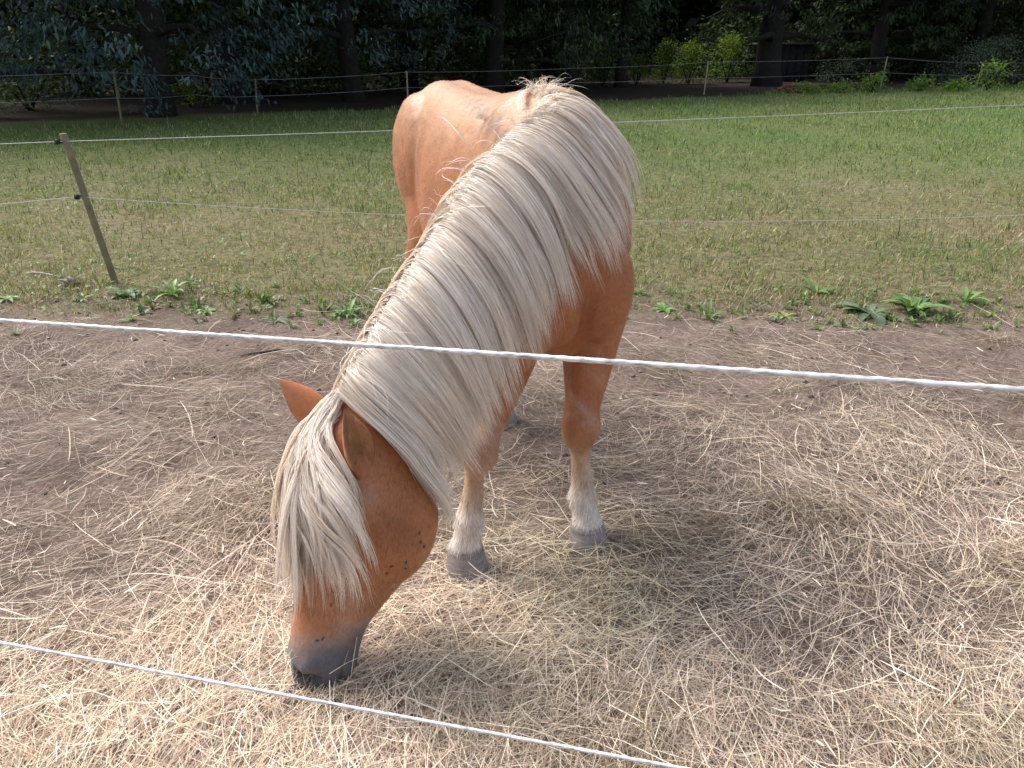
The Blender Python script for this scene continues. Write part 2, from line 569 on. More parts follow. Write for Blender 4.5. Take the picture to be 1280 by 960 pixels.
def loft(rings, sides=28, sub=4):
    """rings: rows of [cx,cy,cz, ax,ay,az (side axis * halfwidth), ux,uy,uz (up axis * up extent), dn extent ratio, exponent]"""
    Rr = catmull(np.array(rings, float), (len(rings) - 1) * sub + 1)
    a = np.linspace(0, 2 * np.pi, sides, endpoint=False)
    V = []
    for r in Rr:
        c, A, U, dn, ex = r[:3], r[3:6], r[6:9], r[9], r[10]
        ca, sa = np.cos(a), np.sin(a)
        x = np.sign(ca) * np.abs(ca) ** (2 / ex); y = np.sign(sa) * np.abs(sa) ** (2 / ex)
        y = np.where(y < 0, y * dn, y)
        V.append(c + x[:, None] * A + y[:, None] * U)
    k = len(V)
    V = np.concatenate(V)
    F = []
    for i in range(k - 1):
        for j in range(sides):
            F.append((i * sides + j, i * sides + (j + 1) % sides, (i + 1) * sides + (j + 1) % sides, (i + 1) * sides + j))
    c0 = len(V); V = np.vstack([V, Rr[0][:3], Rr[-1][:3]])
    T = []
    for j in range(sides):
        T.append((c0, (j + 1) % sides, j)); T.append((c0 + 1, (k - 1) * sides + j, (k - 1) * sides + (j + 1) % sides))
    return V, np.array(F), np.array(T)


G = Geo()
# trunk : s, half width, top z, bottom z, z of widest level, exponent
trunk = [(.30, .05, 1.02, .86, .94, 2), (.26, .12, 1.10, .76, .93, 2.1), (.18, .195, 1.17, .635, .92, 2.2), (.08, .235, 1.28, .585, .93, 2.15),
         (-.06, .262, 1.345, .58, .93, 2.0), (-.25, .29, 1.33, .575, .93, 2.1), (-.45, .312, 1.315, .56, .92, 2.3), (-.63, .300, 1.325, .60, .95, 2.3),
         (-.78, .262, 1.335, .68, 1.0, 2.4), (-.93, .243, 1.345, .76, 1.05, 2.4), (-1.07, .215, 1.30, .82, 1.06, 2.3), (-1.19, .19, 1.20, .86, 1.04, 2.1), (-1.25, .08, 1.10, .94, 1.02, 2)]
rings = []
for s_, hw_, zt, zb, zm, ex in trunk:
    c = B(s_, 0, zm)
    rings.append([*c, *(HL * hw_ * .72), *(UP * (zt - zm)), (zm - zb) / (zt - zm), ex])
G.add(*loft(rings, 36, 4))

# ---- head frame
POLL = np.array([-.445, 1.63, .645])
MUZ = np.array([-.56, 1.40, .055])
HS = 1.14
Lh = unit(MUZ - POLL)
T0 = np.array([.50, -.86, .0]); Th = unit(T0 - Lh * np.dot(T0, Lh))
Dh = unit(np.cross(Lh, Th))
if Dh[0] > 0: Dh = -Dh
HLEN = np.linalg.norm(MUZ - POLL)


def Hd(l, d, t=0.0):
    """head coordinates: l along poll->muzzle (fraction of head length), d towards the front of the face, t to the horse's left"""
    return POLL + Lh * (l * HLEN) + Dh * (d * HS) + Th * (t * HS)


# neck: crest points (x,y,z), depth, half width
crest = np.array([[.05, 2.42, 1.325], [-.005, 2.20, 1.29], [-.085, 2.03, 1.18], [-.17, 1.905, 1.065], [-.265, 1.80, .94], [-.34, 1.73, .82], [-.40, 1.68, .72], [-.432, 1.645, .655]])
crest[0] = B(-.10, -.01, 1.345); crest[1] = B(.07, -.05, 1.315)
depth = [.50, .60, .54, .48, .43, .38, .33, .27]
hwid = [.17, .165, .13, .108, .095, .085, .08, .078]
NA = unit(np.gradient(crest, axis=0))
rings = []; ND = []; NL = []
for i in range(len(crest)):
    f = i / (len(crest) - 1)
    D0 = unit(UP * (1 - f) ** 1.2 + Dh * f * 1.0 + np.array([-.25, 0, .1]) * math.sin(f * 3.14))
    Dn = unit(D0 - NA[i] * np.dot(D0, NA[i]))
    Ln = unit(np.cross(Dn, NA[i]))
    if np.dot(Ln, HL * (1 - f) + Th * f) < 0: Ln = -Ln
    ND.append(Dn); NL.append(Ln)
    c = crest[i] - Dn * depth[i] * .46
    rings.append([*c, *(Ln * hwid[i]), *(Dn * depth[i] * .46), 54 / 46, 1.9])
ND = np.array(ND); NL = np.array(NL)
G.add(*loft(rings, 28, 5))

# head: l, d top, d bottom, half width, exponent
head = [(-.07, -.06, -.12, .05, 2), (-.02, -.015, -.165, .075, 2.1), (.07, .012, -.215, .09, 2.2), (.17, .02, -.245, .098, 2.3), (.28, .02, -.280, .104, 2.4), (.38, .014, -.298, .100, 2.3),
        (.48, .008, -.288, .088, 2.3), (.58, .002, -.254, .074, 2.3), (.68, -.004, -.212, .065, 2.3), (.78, -.010, -.176, .062, 2.3), (.87, -.014, -.165, .066, 2.3), (.94, -.022, -.163, .068, 2.2), (.99, -.040, -.150, .056, 2.1), (1.02, -.072, -.115, .03, 2)]
rings = []
for l_, dt, db, hw_, ex in head:
    dm = dt * .55 + db * .45
    c = Hd(l_, dm)
    rings.append([*c, *(Th * hw_ * HS), *(Dh * (dt - dm) * HS), (dm - db) / (dt - dm), ex])
G.add(*loft(rings, 28, 4))


def ball(c, ax, r3, n=12):
    """ellipsoid with axes matrix rows ax, radii r3"""
    u = np.linspace(0, 2 * np.pi, n * 2, endpoint=False); v = np.linspace(0.02, np.pi - .02, n)
    V = []
    for b_ in v:
        for a_ in u:
            p = np.array([math.sin(b_) * math.cos(a_) * r3[0], math.sin(b_) * math.sin(a_) * r3[1], math.cos(b_) * r3[2]])
            V.append(np.asarray(c) + p @ np.array(ax))
    F = []
    m = n * 2
    for i in range(n - 1):
        for j in range(m): F.append((i * m + j, i * m + (j + 1) % m, (i + 1) * m + (j + 1) % m, (i + 1) * m + j))
    F2 = [tuple(range(m))[::-1]]
    V = np.array(V); c0 = len(V); V = np.vstack([V, V[:m].mean(0), V[-m:].mean(0)])
    T = []
    for j in range(m): T += [(c0, (j + 1) % m, j), (c0 + 1, (n - 1) * m + j, (n - 1) * m + (j + 1) % m)]
    return V, np.array(F), np.array(T)


HA = [Th, Dh, Lh]
for sg in (-1, 1):      # cheek (masseter), brow, nostril wing
    G.add(*ball(Hd(.37, -.165, sg * .068), HA, tuple(q * HS for q in (.044, .112, .130))))
    G.add(*ball(Hd(.240, -.028, sg * .078), HA, tuple(q * HS for q in (.032, .034, .055))))
    G.add(*ball(Hd(.91, -.055, sg * .045), HA, tuple(q * HS for q in (.021, .034, .042))))
G.add(*ball(Hd(.93, -.128, 0), HA, tuple(q * HS for q in (.048, .034, .05))))   # lower lip / chin
G.add(*ball(Hd(.985, -.072, 0), HA, tuple(q * HS for q in (.046, .045, .030))))  # upper lip
BA = [HF, HL, UP]
for sg in (-1, 1):      # shoulder, breast, haunch, hip bone
    G.add(*ball(B(.06, sg * .110, .90), BA, (.16, .09, .26)))
    G.add(*ball(B(.205, sg * .072, .83), BA, (.10, .10, .16)))
    G.add(*ball(B(-.95, sg * .112, 1.05), BA, (.25, .105, .25)))


def leg(ch, sides=20):
    """ch: rows (point, radius fore-aft, radius lateral)"""
    P = np.array([c[0] for c in ch]); Tn = unit(np.gradient(P, axis=0))
    rr = []
    for i, c in enumerate(ch):
        fw = unit(HF - Tn[i] * np.dot(HF, Tn[i])); lt = unit(np.cross(Tn[i], fw))
        rr.append([*P[i], *(lt * c[2] * 1.1), *(fw * c[1] * 1.1), 1.0, 2.1])
    return loft(rr, sides, 4)


def foreleg(el, knee, fet, cor):
    el, knee, fet, cor = map(np.asarray, (el, knee, fet, cor))
    d = lambda a, b, t: a * (1 - t) + b * t
    back = -HF
    ch = [(el + UP * .14, .11, .085), (el, .104, .086), (d(el, knee, .3), .086, .074), (d(el, knee, .62), .066, .060), (d(el, knee, .84), .050, .049),
          (knee + UP * .022 + HF * .008, .053, .055), (knee - UP * .015 + HF * .006, .053, .054), (knee - UP * .05, .042, .044), (d(knee, fet, .30) + back * .006, .032, .029), (d(knee, fet, .6) + back * .006, .031, .028),
          (d(knee, fet, .84) + back * .006, .036, .032), (fet + back * .010, .046, .041), (d(fet, cor, .5), .037, .036), (d(fet, cor, .85), .041, .042), (cor, .046, .048), (cor - UP * .012, .040, .042)]
    return leg(ch)


def hindleg(st, hock, fet, cor):
    st, hock, fet, cor = map(np.asarray, (st, hock, fet, cor))
    d = lambda a, b, t: a * (1 - t) + b * t
    ch = [(st + UP * .22 - HF * .10 , .12, .06), (st, .130, .075), (d(st, hock, .4), .085, .062), (d(st, hock, .75), .052, .045), (hock + HF * .005, .060, .045), (hock - UP * .06, .045, .038),
          (d(hock, fet, .35), .034, .029), (d(hock, fet, .7), .032, .027), (fet, .040, .036), (d(fet, cor, .5), .034, .032), (cor, .046, .046), (cor - UP * .012, .040, .040)]
    return leg(ch)


HOOVES = [(np.array([-.134, 1.905, 0]), -.05), (np.array([.243, 2.025, 0]), .02), (np.array([-.045, 2.92, 0]), 0), (B(-1.04, -.15, 0), 0)]
CORS = []
for (hc, dz) in HOOVES:
    CORS.append(hc + UP * .075 - HF * .018)
G.add(*foreleg(B(.10, -.125, .74), (-.098, 1.955, .395), (-.122, 1.925, .165), CORS[0]))
G.add(*foreleg(B(.10, .118, .74), (.205, 2.085, .395), (.225, 2.06, .165), CORS[1]))
G.add(*hindleg(B(-.72, .12, .78), B(-.82, .12, .46), CORS[2] + UP * .085 - HF * .03, CORS[2]))
G.add(*hindleg(B(-.84, -.125, .78), B(-1.12, -.15, .47), CORS[3] + UP * .085 - HF * .03, CORS[3]))

tmpmat = bpy.data.materials.new('tmp')
tmp = G.build('tmp_body', tmpmat)
md = tmp.modifiers.new('r', 'REMESH'); md.mode = 'VOXEL'; md.voxel_size = .0085; md.use_smooth_shade = True
ms_ = tmp.modifiers.new('s', 'SMOOTH'); ms_.factor = .5; ms_.iterations = 14
dg = bpy.context.evaluated_depsgraph_get()
ev = tmp.evaluated_get(dg)
em = ev.to_mesh()
nv = len(em.vertices)
BV = np.empty(nv * 3, np.float32); em.vertices.foreach_get('co', BV); BV = BV.reshape(-1, 3).astype(float)
BN = np.empty(nv * 3, np.float32); em.vertices.foreach_get('normal', BN); BN = BN.reshape(-1, 3).astype(float)
BF = np.empty(len(em.loops), np.int32); em.loops.foreach_get('vertex_index', BF)
lt_ = np.empty(len(em.polygons), np.int32); em.polygons.foreach_get('loop_total', lt_)
assert (lt_ == 4).all()
BF = BF.reshape(-1, 4)
ev.to_mesh_clear()
bpy.data.objects.remove(tmp); bpy.data.materials.remove(tmpmat)


def sm(x, a, b):
    t = np.clip((x - a) / (b - a), 0, 1); return t * t * (3 - 2 * t)


# sculpted relief: shoulder and rib creases, nostrils, ground-up skin folds
def gauss(P, c, r): return np.exp(-((P - np.asarray(c)) ** 2).sum(1) / (r * r))


def head_coords(P):
    q = P - POLL
    return q @ Lh / HLEN, q @ Dh / HS, q @ Th / HS


def bodyc(P):
    q = P - W0
    return q @ HF, q @ HL, q[:, 2]


l_, d_, t_ = head_coords(BV)
s_, w_, z_ = bodyc(BV)
disp = np.zeros(nv)
for sg in (-1, 1):
    disp -= .026 * np.exp(-(((l_ - .955) * HLEN / .015) ** 2 + ((d_ + .045) / .022) ** 2)) * (t_ * sg > .012)          # nostril
    disp -= .010 * np.exp(-(((l_ - .60) * HLEN / .10) ** 2 + ((d_ + .085) / .016) ** 2)) * (t_ * sg > .02)            # hollow under the face ridge
    disp += .006 * np.exp(-(((l_ - .50) * HLEN / .10) ** 2 + ((d_ + .060) / .012) ** 2)) * (t_ * sg > .02)            # facial crest
    disp -= .009 * np.exp(-(((l_ - .262) * HLEN / .024) ** 2 + ((d_ + .040) / .018) ** 2)) * (t_ * sg > .03)           # eye socket
disp -= .012 * np.exp(-((l_ - .965) * HLEN / .05) ** 2) * np.exp(-((d_ + .112) / .006) ** 2)                           # mouth line
rad_ = np.sqrt(((l_ - .37) * HLEN) ** 2 + ((d_ + .165) * 1.0) ** 2)
disp -= .0045 * np.exp(-((rad_ - .105) / .012) ** 2) * (d_ > -.19) * (l_ > .30) * (np.abs(t_) > .03)        # front edge of the cheek muscle
vd = -.150 + .10 * (l_ - .45) + .012 * np.sin(l_ * 22)
disp += .0030 * np.exp(-((d_ - vd) / .0045) ** 2) * sm(l_, .42, .50) * (1 - sm(l_, .68, .78)) * (np.abs(t_) > .02)   # facial vein
vd2 = -.095 - .05 * (l_ - .6) + .008 * np.sin(l_ * 30 + 1)
disp += .0022 * np.exp(-((d_ - vd2) / .004) ** 2) * sm(l_, .50, .56) * (1 - sm(l_, .74, .82)) * (np.abs(t_) > .02)
head_zone = (l_ > -.1) & (np.abs(t_) < .16) & (d_ > -.32) & (d_ < .08) & (z_ < .75)
disp = np.where(head_zone, disp, 0)
trunk_zone = (s_ < .32) & (z_ > .5)
sh = np.exp(-((s_ + .12 + .25 * (z_ - .9)) / .035) ** 2) * np.clip((z_ - .6) * 4, 0, 1) * (np.abs(w_) > .12)
disp -= .007 * sh * trunk_zone                                                        # crease behind the shoulder
disp -= .012 * np.exp(-(w_ / .018) ** 2) * np.exp(-((s_ - .27) / .1) ** 2) * (z_ < .98) * (z_ > .6)   # groove of the breast
disp -= .008 * np.exp(-(w_ / .03) ** 2) * (s_ < -.3) * (z_ > 1.1)                                    # loin groove
disp -= .006 * np.exp(-((s_ + .66) / .06) ** 2) * np.exp(-((z_ - 1.08) / .12) ** 2) * sm(np.abs(w_), .10, .2)  # flank hollow
disp += .0022 * (fbm(s_ * 14 + w_ * 4, z_ * 14, 71) - .5) * 2
BV = BV + BN * disp[:, None]

# ---- local coat colour by region
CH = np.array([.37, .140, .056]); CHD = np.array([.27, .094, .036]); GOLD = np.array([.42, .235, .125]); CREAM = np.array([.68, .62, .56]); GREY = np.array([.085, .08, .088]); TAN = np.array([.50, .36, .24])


def lerp(a, b, f): return a * (1 - f[:, None]) + b * f[:, None]


def sm(x, a, b):
    t = np.clip((x - a) / (b - a), 0, 1); return t * t * (3 - 2 * t)


def coat_colour(P):
    l_, d_, t_ = head_coords(P); s_, w_, z_ = bodyc(P)
    n = fbm(s_ * 5 + w_ * 3, z_ * 5 + w_ * 2, 81, 4); n2 = fbm(s_ * 25, z_ * 18 + w_ * 25, 84, 3)
    c = np.repeat(CH[None], len(P), 0)
    c = lerp(c, CHD, np.clip(n * 1.6 - .5, 0, 1) * .8)
    hz = (l_ > -.12) & (d_ > -.34) & (d_ < .1) & (np.abs(t_) < .17) & (z_ < .76) & (s_ > .1)
    # sandier back and croup, paler towards the top
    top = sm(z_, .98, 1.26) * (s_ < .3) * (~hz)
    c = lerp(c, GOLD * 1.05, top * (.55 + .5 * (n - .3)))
    # dark worn hair streaks beside the withers and along the spine
    st = np.exp(-((w_ + .105 + .10 * (s_ + .3) + .012 * np.sin(s_ * 90)) / .014) ** 2) * sm(s_, -.62, -.35) * (1 - sm(s_, -.06, .06))
    st2 = np.exp(-((w_ + .0 + .01 * np.sin(s_ * 50)) / .022) ** 2) * sm(s_, -.4, -.2) * (1 - sm(s_, .02, .1))
    st3 = np.exp(-((s_ + .72 - .15 * (z_ - 1.1)) / .022) ** 2) * (w_ < -.15) * sm(z_, .85, 1.0) * (1 - sm(z_, 1.12, 1.24)) * .6  # soft dark stripe painting the shade between haunch and hip
    c = lerp(c, np.array([.20, .13, .09]), np.clip((st * .9 + st2 * .5 + st3 * .55) * (z_ > .85) * (.55 + n2 * 1.1), 0, .85) * (~hz))
    # legs fade to cream below the knee and hock
    legs = (z_ < .60) & (~hz)
    f = 1 - sm(z_ + (n - .5) * .12, .13, .40)
    cl = lerp(lerp(c, TAN, (1 - sm(z_ + (n2 - .5) * .10, .20, .44)) * (.6 + .6 * n)), CREAM, 1 - sm(z_ + (n2 - .5) * .12 + (n - .5) * .08, .12, .29))
    cl = lerp(cl, np.array([.46, .37, .31]), np.clip(n2 * 1.8 - .8, 0, 1) * .6)
    cl = lerp(cl, np.array([.22, .18, .15]), np.exp(-((z_ - .078) / .010) ** 2) * .8)
    c = np.where(legs[:, None], cl, c)
    # head: muzzle grey with a pale upper edge, paler jaw
    lm = l_ + (n2 - .5) * .06 + np.clip(-d_ - .06, -.1, .2) * .55 - .05
    hc = lerp(c, np.array([.46, .21, .10]), sm(-d_, .14, .25) * .5)
    hc = lerp(hc, np.array([.24, .185, .16]), sm(lm, .67, .77) * .75)
    hc = lerp(hc, GREY * 1.15, sm(lm, .73, .83))
    hc = lerp(hc, GREY * .60, np.maximum(sm(l_, .91, .99) * .8, .0))
    hc = lerp(hc, np.array([.012, .009, .010]), np.exp(-(((l_ - .955) * HLEN / .015) ** 2 + ((d_ + .045) / .022) ** 2) ** 1.5) * (np.abs(t_) > .012) * .95)
    hc = lerp(hc, CHD * .75, (np.exp(-(((l_ - .36) / .11) ** 2 + ((d_ + .155) / .05) ** 2)) * .55 + np.exp(-((d_ + .10 - .10 * l_) / .010) ** 2) * sm(l_, .4, .5) * .3) * (l_ < .7))
    hc = lerp(hc, np.array([.42, .26, .18]), np.exp(-(((l_ - .24) / .06) ** 2 + ((d_ + .075) / .035) ** 2)) * .5)
    hc = lerp(hc, np.array([.50, .33, .22]), np.exp(-(((l_ - .66) / .09) ** 2 + ((d_ + .10) / .06) ** 2)) * .35)
    c = np.where(hz[:, None], hc, c)
    # inside of the nostril
    return c * (1 + (n2 - .5) * .22)[:, None]


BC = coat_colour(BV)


# ---- ears (cupped shells joined to the body mesh)
def ear_geo(base, axis, open_dir, length=.165, width=.045):
    axis = unit(axis); o = unit(open_dir - axis * np.dot(open_dir, axis)); sd = np.cross(axis, o)
    prof = [(-.10, .50), (.0, .62), (.18, .86), (.36, 1.0), (.55, .92), (.72, .70), (.86, .42), (.95, .2), (1.0, .03)]
    V = []; C = []
    m = 13
    for layer, th in ((0, 0), (1, .0045)):
        for (u, wd) in prof:
            bend = .012 * math.sin(u * 3.1) - .010 * u * u
            for j in range(m):
                a = (-1 + 2 * j / (m - 1)) * (1.95 - 1.15 * max(u, 0))
                r = width * wd
                rr = r - (th if layer else 0) * min(1, wd * 1.5)
                V.append(base + axis * (u * length) - o * math.cos(a) * rr * .85 + sd * math.sin(a) * rr + o * bend)
                edge = abs(-1 + 2 * j / (m - 1))
                if layer: cc = np.array([.33, .16, .075]) * (.8 + .6 * edge)
                else: cc = CH * 1.05
                if edge > .97: cc = np.array([.28, .12, .05])
                C.append(cc * (1 - .55 * max(0, u - .8) * 4 * .2))
    F = []; k = len(prof)
    for la in (0, 1):
        for i in range(k - 1):
            for j in range(m - 1):
                a = la * k * m + i * m + j
                q = (a, a + 1, a + m + 1, a + m)
                F.append(q if la == 0 else q[::-1])
    for i in range(k - 1):
        for j in (0, m - 1):
            a = i * m + j; b = k * m + a
            F.append((a, a + m, b + m, b) if j == 0 else (a, b, b + m, a + m))
    return np.array(V), np.array(F), np.array(C)


EARS = [(Hd(.135, -.062, .100), unit(-Lh * 1.0 + Dh * .60 + Th * .34), unit(Th * .8 - Dh * .35 - Lh * .2)),
        (Hd(.035, -.045, -.080), unit(-Lh * .60 + Dh * .85 - Th * .40), unit(Dh * .2 - Th * .8))]
hv, hf, hcol = [BV], [BF], [BC]; off = len(BV)
for e in EARS:
    v, f, c = ear_geo(*e)
    hv.append(v); hf.append(f + off); hcol.append(c); off += len(v)

m_coat, n, b, o_ = new_mat('chestnut_coat')
a = nd(n, 'ShaderNodeAttribute', attribute_name='Col')
t = nd(n, 'ShaderNodeTexCoord')
n1 = noise(n, 90, 5, .7, t.outputs['Object']); n2 = noise(n, 9, 4, .6, t.outputs['Object'])
r = ramp(n, n1.outputs[0], [(.3, (.82, .82, .82)), (.7, (1.16, 1.16, 1.16))])
r2 = ramp(n, n2.outputs[0], [(.3, (.88, .86, .84)), (.7, (1.1, 1.1, 1.1))])
c = mix(n, 1.0, mix(n, 1.0, a.outputs['Color'], r.outputs[0], 'MULTIPLY'), r2.outputs[0], 'MULTIPLY')
n.links.new(c, b.inputs['Base Color'])
b.inputs['Roughness'].default_value = .48
b.inputs['Specular IOR Level'].default_value = .35
b.inputs['Sheen Weight'].default_value = .12
b.inputs['Sheen Roughness'].default_value = .4
bump(n, b, n1.outputs[0], .25, .004)

HW = tuple(W0)
horse = empty('horse', HW)
tag(horse, 'chestnut horse with long cream mane, head lowered to eat the hay', 'horse')


def hchild(name, V, F, mat, col=None, smooth=True, parent=None):
    Vl = np.asarray(V) - np.array(HW)
    return mesh_np(name, Vl, F, mat, parent or horse, smooth, col)


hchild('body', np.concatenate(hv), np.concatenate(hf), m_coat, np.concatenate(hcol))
bvh = BVHTree.FromPolygons([tuple(p) for p in BV], [tuple(int(i) for i in f) for f in BF])

# hooves
m_hoof, n, b, o_ = new_mat('hoof_horn')
t = nd(n, 'ShaderNodeTexCoord')
sp = n.nodes.new('ShaderNodeMapping'); sp.inputs['Scale'].default_value = (6, 6, 130)
n.links.new(t.outputs['Object'], sp.inputs[0])
no = noise(n, 1, 4, .6, sp.outputs[0]); no2 = noise(n, 25, 4, .6, t.outputs['Object'])
r = ramp(n, no.outputs[0], [(.3, (.17, .15, .145)), (.7, (.32, .28, .265))])
r2 = ramp(n, no2.outputs[0], [(.35, (.7, .7, .7)), (.7, (1.15, 1.12, 1.1))])
n.links.new(mix(n, 1.0, r.outputs[0], r2.outputs[0], 'MULTIPLY'), b.inputs['Base Color'])
b.inputs['Roughness'].default_value = .5
bump(n, b, no.outputs[0], .6, .003)
for hc, dz in HOOVES:
    g = Geo()
    rr = []
    for (z, rx, ry, back, ) in ((.088, .040, .042, -.012), (.080, .0505, .0525, -.010), (.060, .055, .056, -.004), (.035, .060, .060, .004), (.012, .065, .064, .010), (-.004, .066, .065, .012), (-.010, .05, .05, .010)):
        c = hc + UP * z + HF * (back - .012)
        rr.append([*c, *(HL * ry), *(HF * rx), .82, 2.2])
    g.add(*loft(rr, 28, 3))
    o = hchild('hoof', np.concatenate(g.V), [np.concatenate(g.Q), np.concatenate(g.T)], m_hoof)

# eyes
m_eye, n, b, o_ = new_mat('dark_eye'); b.inputs['Base Color'].default_value = (.012, .008, .006, 1); b.inputs['Roughness'].default_value = .08
for sg in (-1, 1):
    v, f, t3 = ball(Hd(.262, -.040, sg * .093), HA, (.014, .017, .021), 8)
    hchild('eye', v, [f, t3], m_eye)


# ---- fine coat hair
def build_coat_hair():
    # area weighted sampling of body faces
    A, Bq, C_, D_ = (BV[BF[:, i]] for i in range(4))
    ar = np.linalg.norm(np.cross(C_ - A, D_ - Bq), axis=1)
    cen = (A + Bq + C_ + D_) / 4
    nrm = unit(np.cross(C_ - A, D_ - Bq))
    if (nrm * BN[BF[:, 0]]).sum() < 0: nrm = -nrm
    front = ((np.array([0, 0, CAM_H]) - cen) * nrm).sum(1) > -.35
    n = 70000
    pr = ar * (1 + 2.0 * (cen[:, 2] < .3)); pr /= pr.sum()
    idx = rng.choice(len(BF), n, p=pr)
    u, v = rng.random((n, 1)), rng.random((n, 1))
    P = (A[idx] * (1 - u) + Bq[idx] * u) * (1 - v) + (D_[idx] * (1 - u) + C_[idx] * u) * v
    N = nrm[idx]
    l_, d_, t_ = head_coords(P); s_, w_, z_ = bodyc(P)
    hz = (l_ > -.1) & (d_ > -.34) & (d_ < .1) & (np.abs(t_) < .17) & (z_ < .74) & (s_ > .1)
    flow = np.where(hz[:, None], Lh + 0 * P, np.where((z_ < .7)[:, None], -UP * 1.0 - HF * .15, -HF * .9 - UP * .7))
    flow = flow + rng.normal(0, .16, (n, 3))
    flow = unit(flow - N * (flow * N).sum(1, keepdims=True))
    L = rng.uniform(.008, .018, n)
    low = (~hz) & (z_ < .26)
    L = np.where(low, rng.uniform(.010, .026, n), L)
    muz = hz & (l_ > .72); L = np.where(muz, L * .4, L)
    lift = np.where(low, .35, .18)[:, None]
    P0 = P - N * .0008; P2 = P + (flow + N * lift * .8 + np.where(low, -.2, 0)[:, None] * UP) * L[:, None]
    Pp = np.stack([P0, P2], 1)
    sd = unit(np.cross(flow, N))
    sd = np.repeat(sd[:, None], 2, 1)
    V, F = ribbons(Pp, rng.uniform(.0012, .0024, n), sd, np.array([1, .25]))
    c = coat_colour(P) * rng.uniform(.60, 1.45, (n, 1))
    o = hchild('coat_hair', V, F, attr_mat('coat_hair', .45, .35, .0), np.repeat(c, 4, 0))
    tag(o, kind='stuff')


build_coat_hair()


# ---- mane and forelock: guide locks draped over the neck, each lock filled with strands
def drape(root, d0, length, off, flow, steps=26, stiff=.80, gnoise=0.0, seed=0):
    p = Vector(root); d = Vector(d0).normalized(); st = length / steps
    pts = [tuple(p)]
    for k in range(steps):
        f = k / steps
        g = flow(f, p)
        d = (d * stiff + Vector(g) * (1 - stiff)).normalized()
        p = p + d * st
        loc, nr, idx, dist = bvh.find_nearest(p)
        if loc is not None:
            sd = (p - loc).dot(nr)
            need = off * min(1, .15 + f * 2.5)
            if sd < need and dist < .25:
                q = loc + nr * need
                p2 = p + (q - p)
                d = (d + (q - p) / st * .55).normalized()
                p = p2
            elif sd > need * 1.8 and dist < .10:      # hair lies on the coat rather than floating
                p = p - nr * min(sd - need * 1.8, st * .35)
        pts.append(tuple(p))
    return np.array(pts)


HAIR_PAL = np.array([(.86, .78, .69), (.92, .86, .80), (.80, .67, .54), (.66, .54, .44), (.88, .78, .66), (.40, .30, .23), (.84, .75, .67)])
HAIR_W = np.array([.24, .22, .16, .10, .14, .05, .09])


def fill_lock(guide, n, rad, lencut, base_c, wid, frizz=.0016, K=12):
    """n strands around one guide line; they converge towards the tip"""
    k0 = len(guide)
    tt = np.linspace(0, 1, K)
    Gs = np.stack([np.interp(tt * (k0 - 1), np.arange(k0), guide[:, i]) for i in range(3)], -1)
    Tn = unit(np.gradient(Gs, axis=0))
    # frame by nearest surface normal at middle
    _, nr, _, _ = bvh.find_nearest(Vector(Gs[K // 2])); nr = np.array(nr)
    sd = unit(np.cross(Tn, nr[None])); nn = np.cross(sd, Tn)
    r = np.sqrt(rng.random(n)) * rad; th = rng.uniform(0, 2 * np.pi, n)
    ox, oy = r * np.cos(th), r * np.sin(th) * .45
    con = (1 - tt) ** .7 * .85 + .22
    con = con[None, :]
    ph = rng.uniform(0, 6.28, (n, 1)); am = rng.normal(0, frizz, (n, 1)); fr = rng.uniform(1.5, 4, (n, 1))
    dev = am * np.sin(tt[None] * fr * 3 + ph) * tt[None] + rng.normal(0, rad * .35, (n, 1)) * tt[None] ** 2
    dev2 = rng.normal(0, frizz * .9, (n, 1)) * np.sin(tt[None] * 5 + ph)
    tt2 = tt[None] * rng.uniform(lencut, 1.0, (n, 1))
    # resample along with individual lengths
    def samp(arr): return np.stack([np.interp(tt2.ravel(), tt, arr[:, i]).reshape(tt2.shape) for i in range(3)], -1)
    Gp, Sp, Np = samp(Gs), samp(sd), samp(nn)
    P = Gp + Sp * (ox[:, None] * con + dev)[..., None] + Np * (np.abs(oy)[:, None] * con + np.abs(dev2) * tt[None])[..., None]
    roll = rng.uniform(-.7, .7, n)
    side = unit(Sp * np.cos(roll)[:, None, None] + Np * np.sin(roll)[:, None, None])
    tp = np.clip(1.15 - tt ** 3 * 1.05, .08, 1)
    V, F = ribbons(P, rng.uniform(.6, 1.25, n) * wid, side, tp)
    c = HAIR_PAL[rng.choice(7, n, p=HAIR_W / HAIR_W.sum())] * .6 + base_c * .4
    c = c * rng.uniform(.82, 1.14, (n, 1))
    cc = np.repeat(c[:, None], K, 1)
    cc = cc * (1 - .10 * (1 - np.clip(tt * 6, 0, 1)))[None, :, None]
    C = np.repeat(cc.reshape(-1, 3), 2, 0)
    return V, F, C


CR = catmull(crest, 200); CRD = catmull(ND, 200); CRL = catmull(NL, 200)
for i in range(200):       # snap the root line to the actual skin
    loc, nr, _, _ = bvh.find_nearest(Vector(CR[i] + CRD[i] * .02)); CR[i] = np.array(loc)

m_hair = attr_mat('cream_horse_hair', .38, .45, .22, (1, .95, .85))


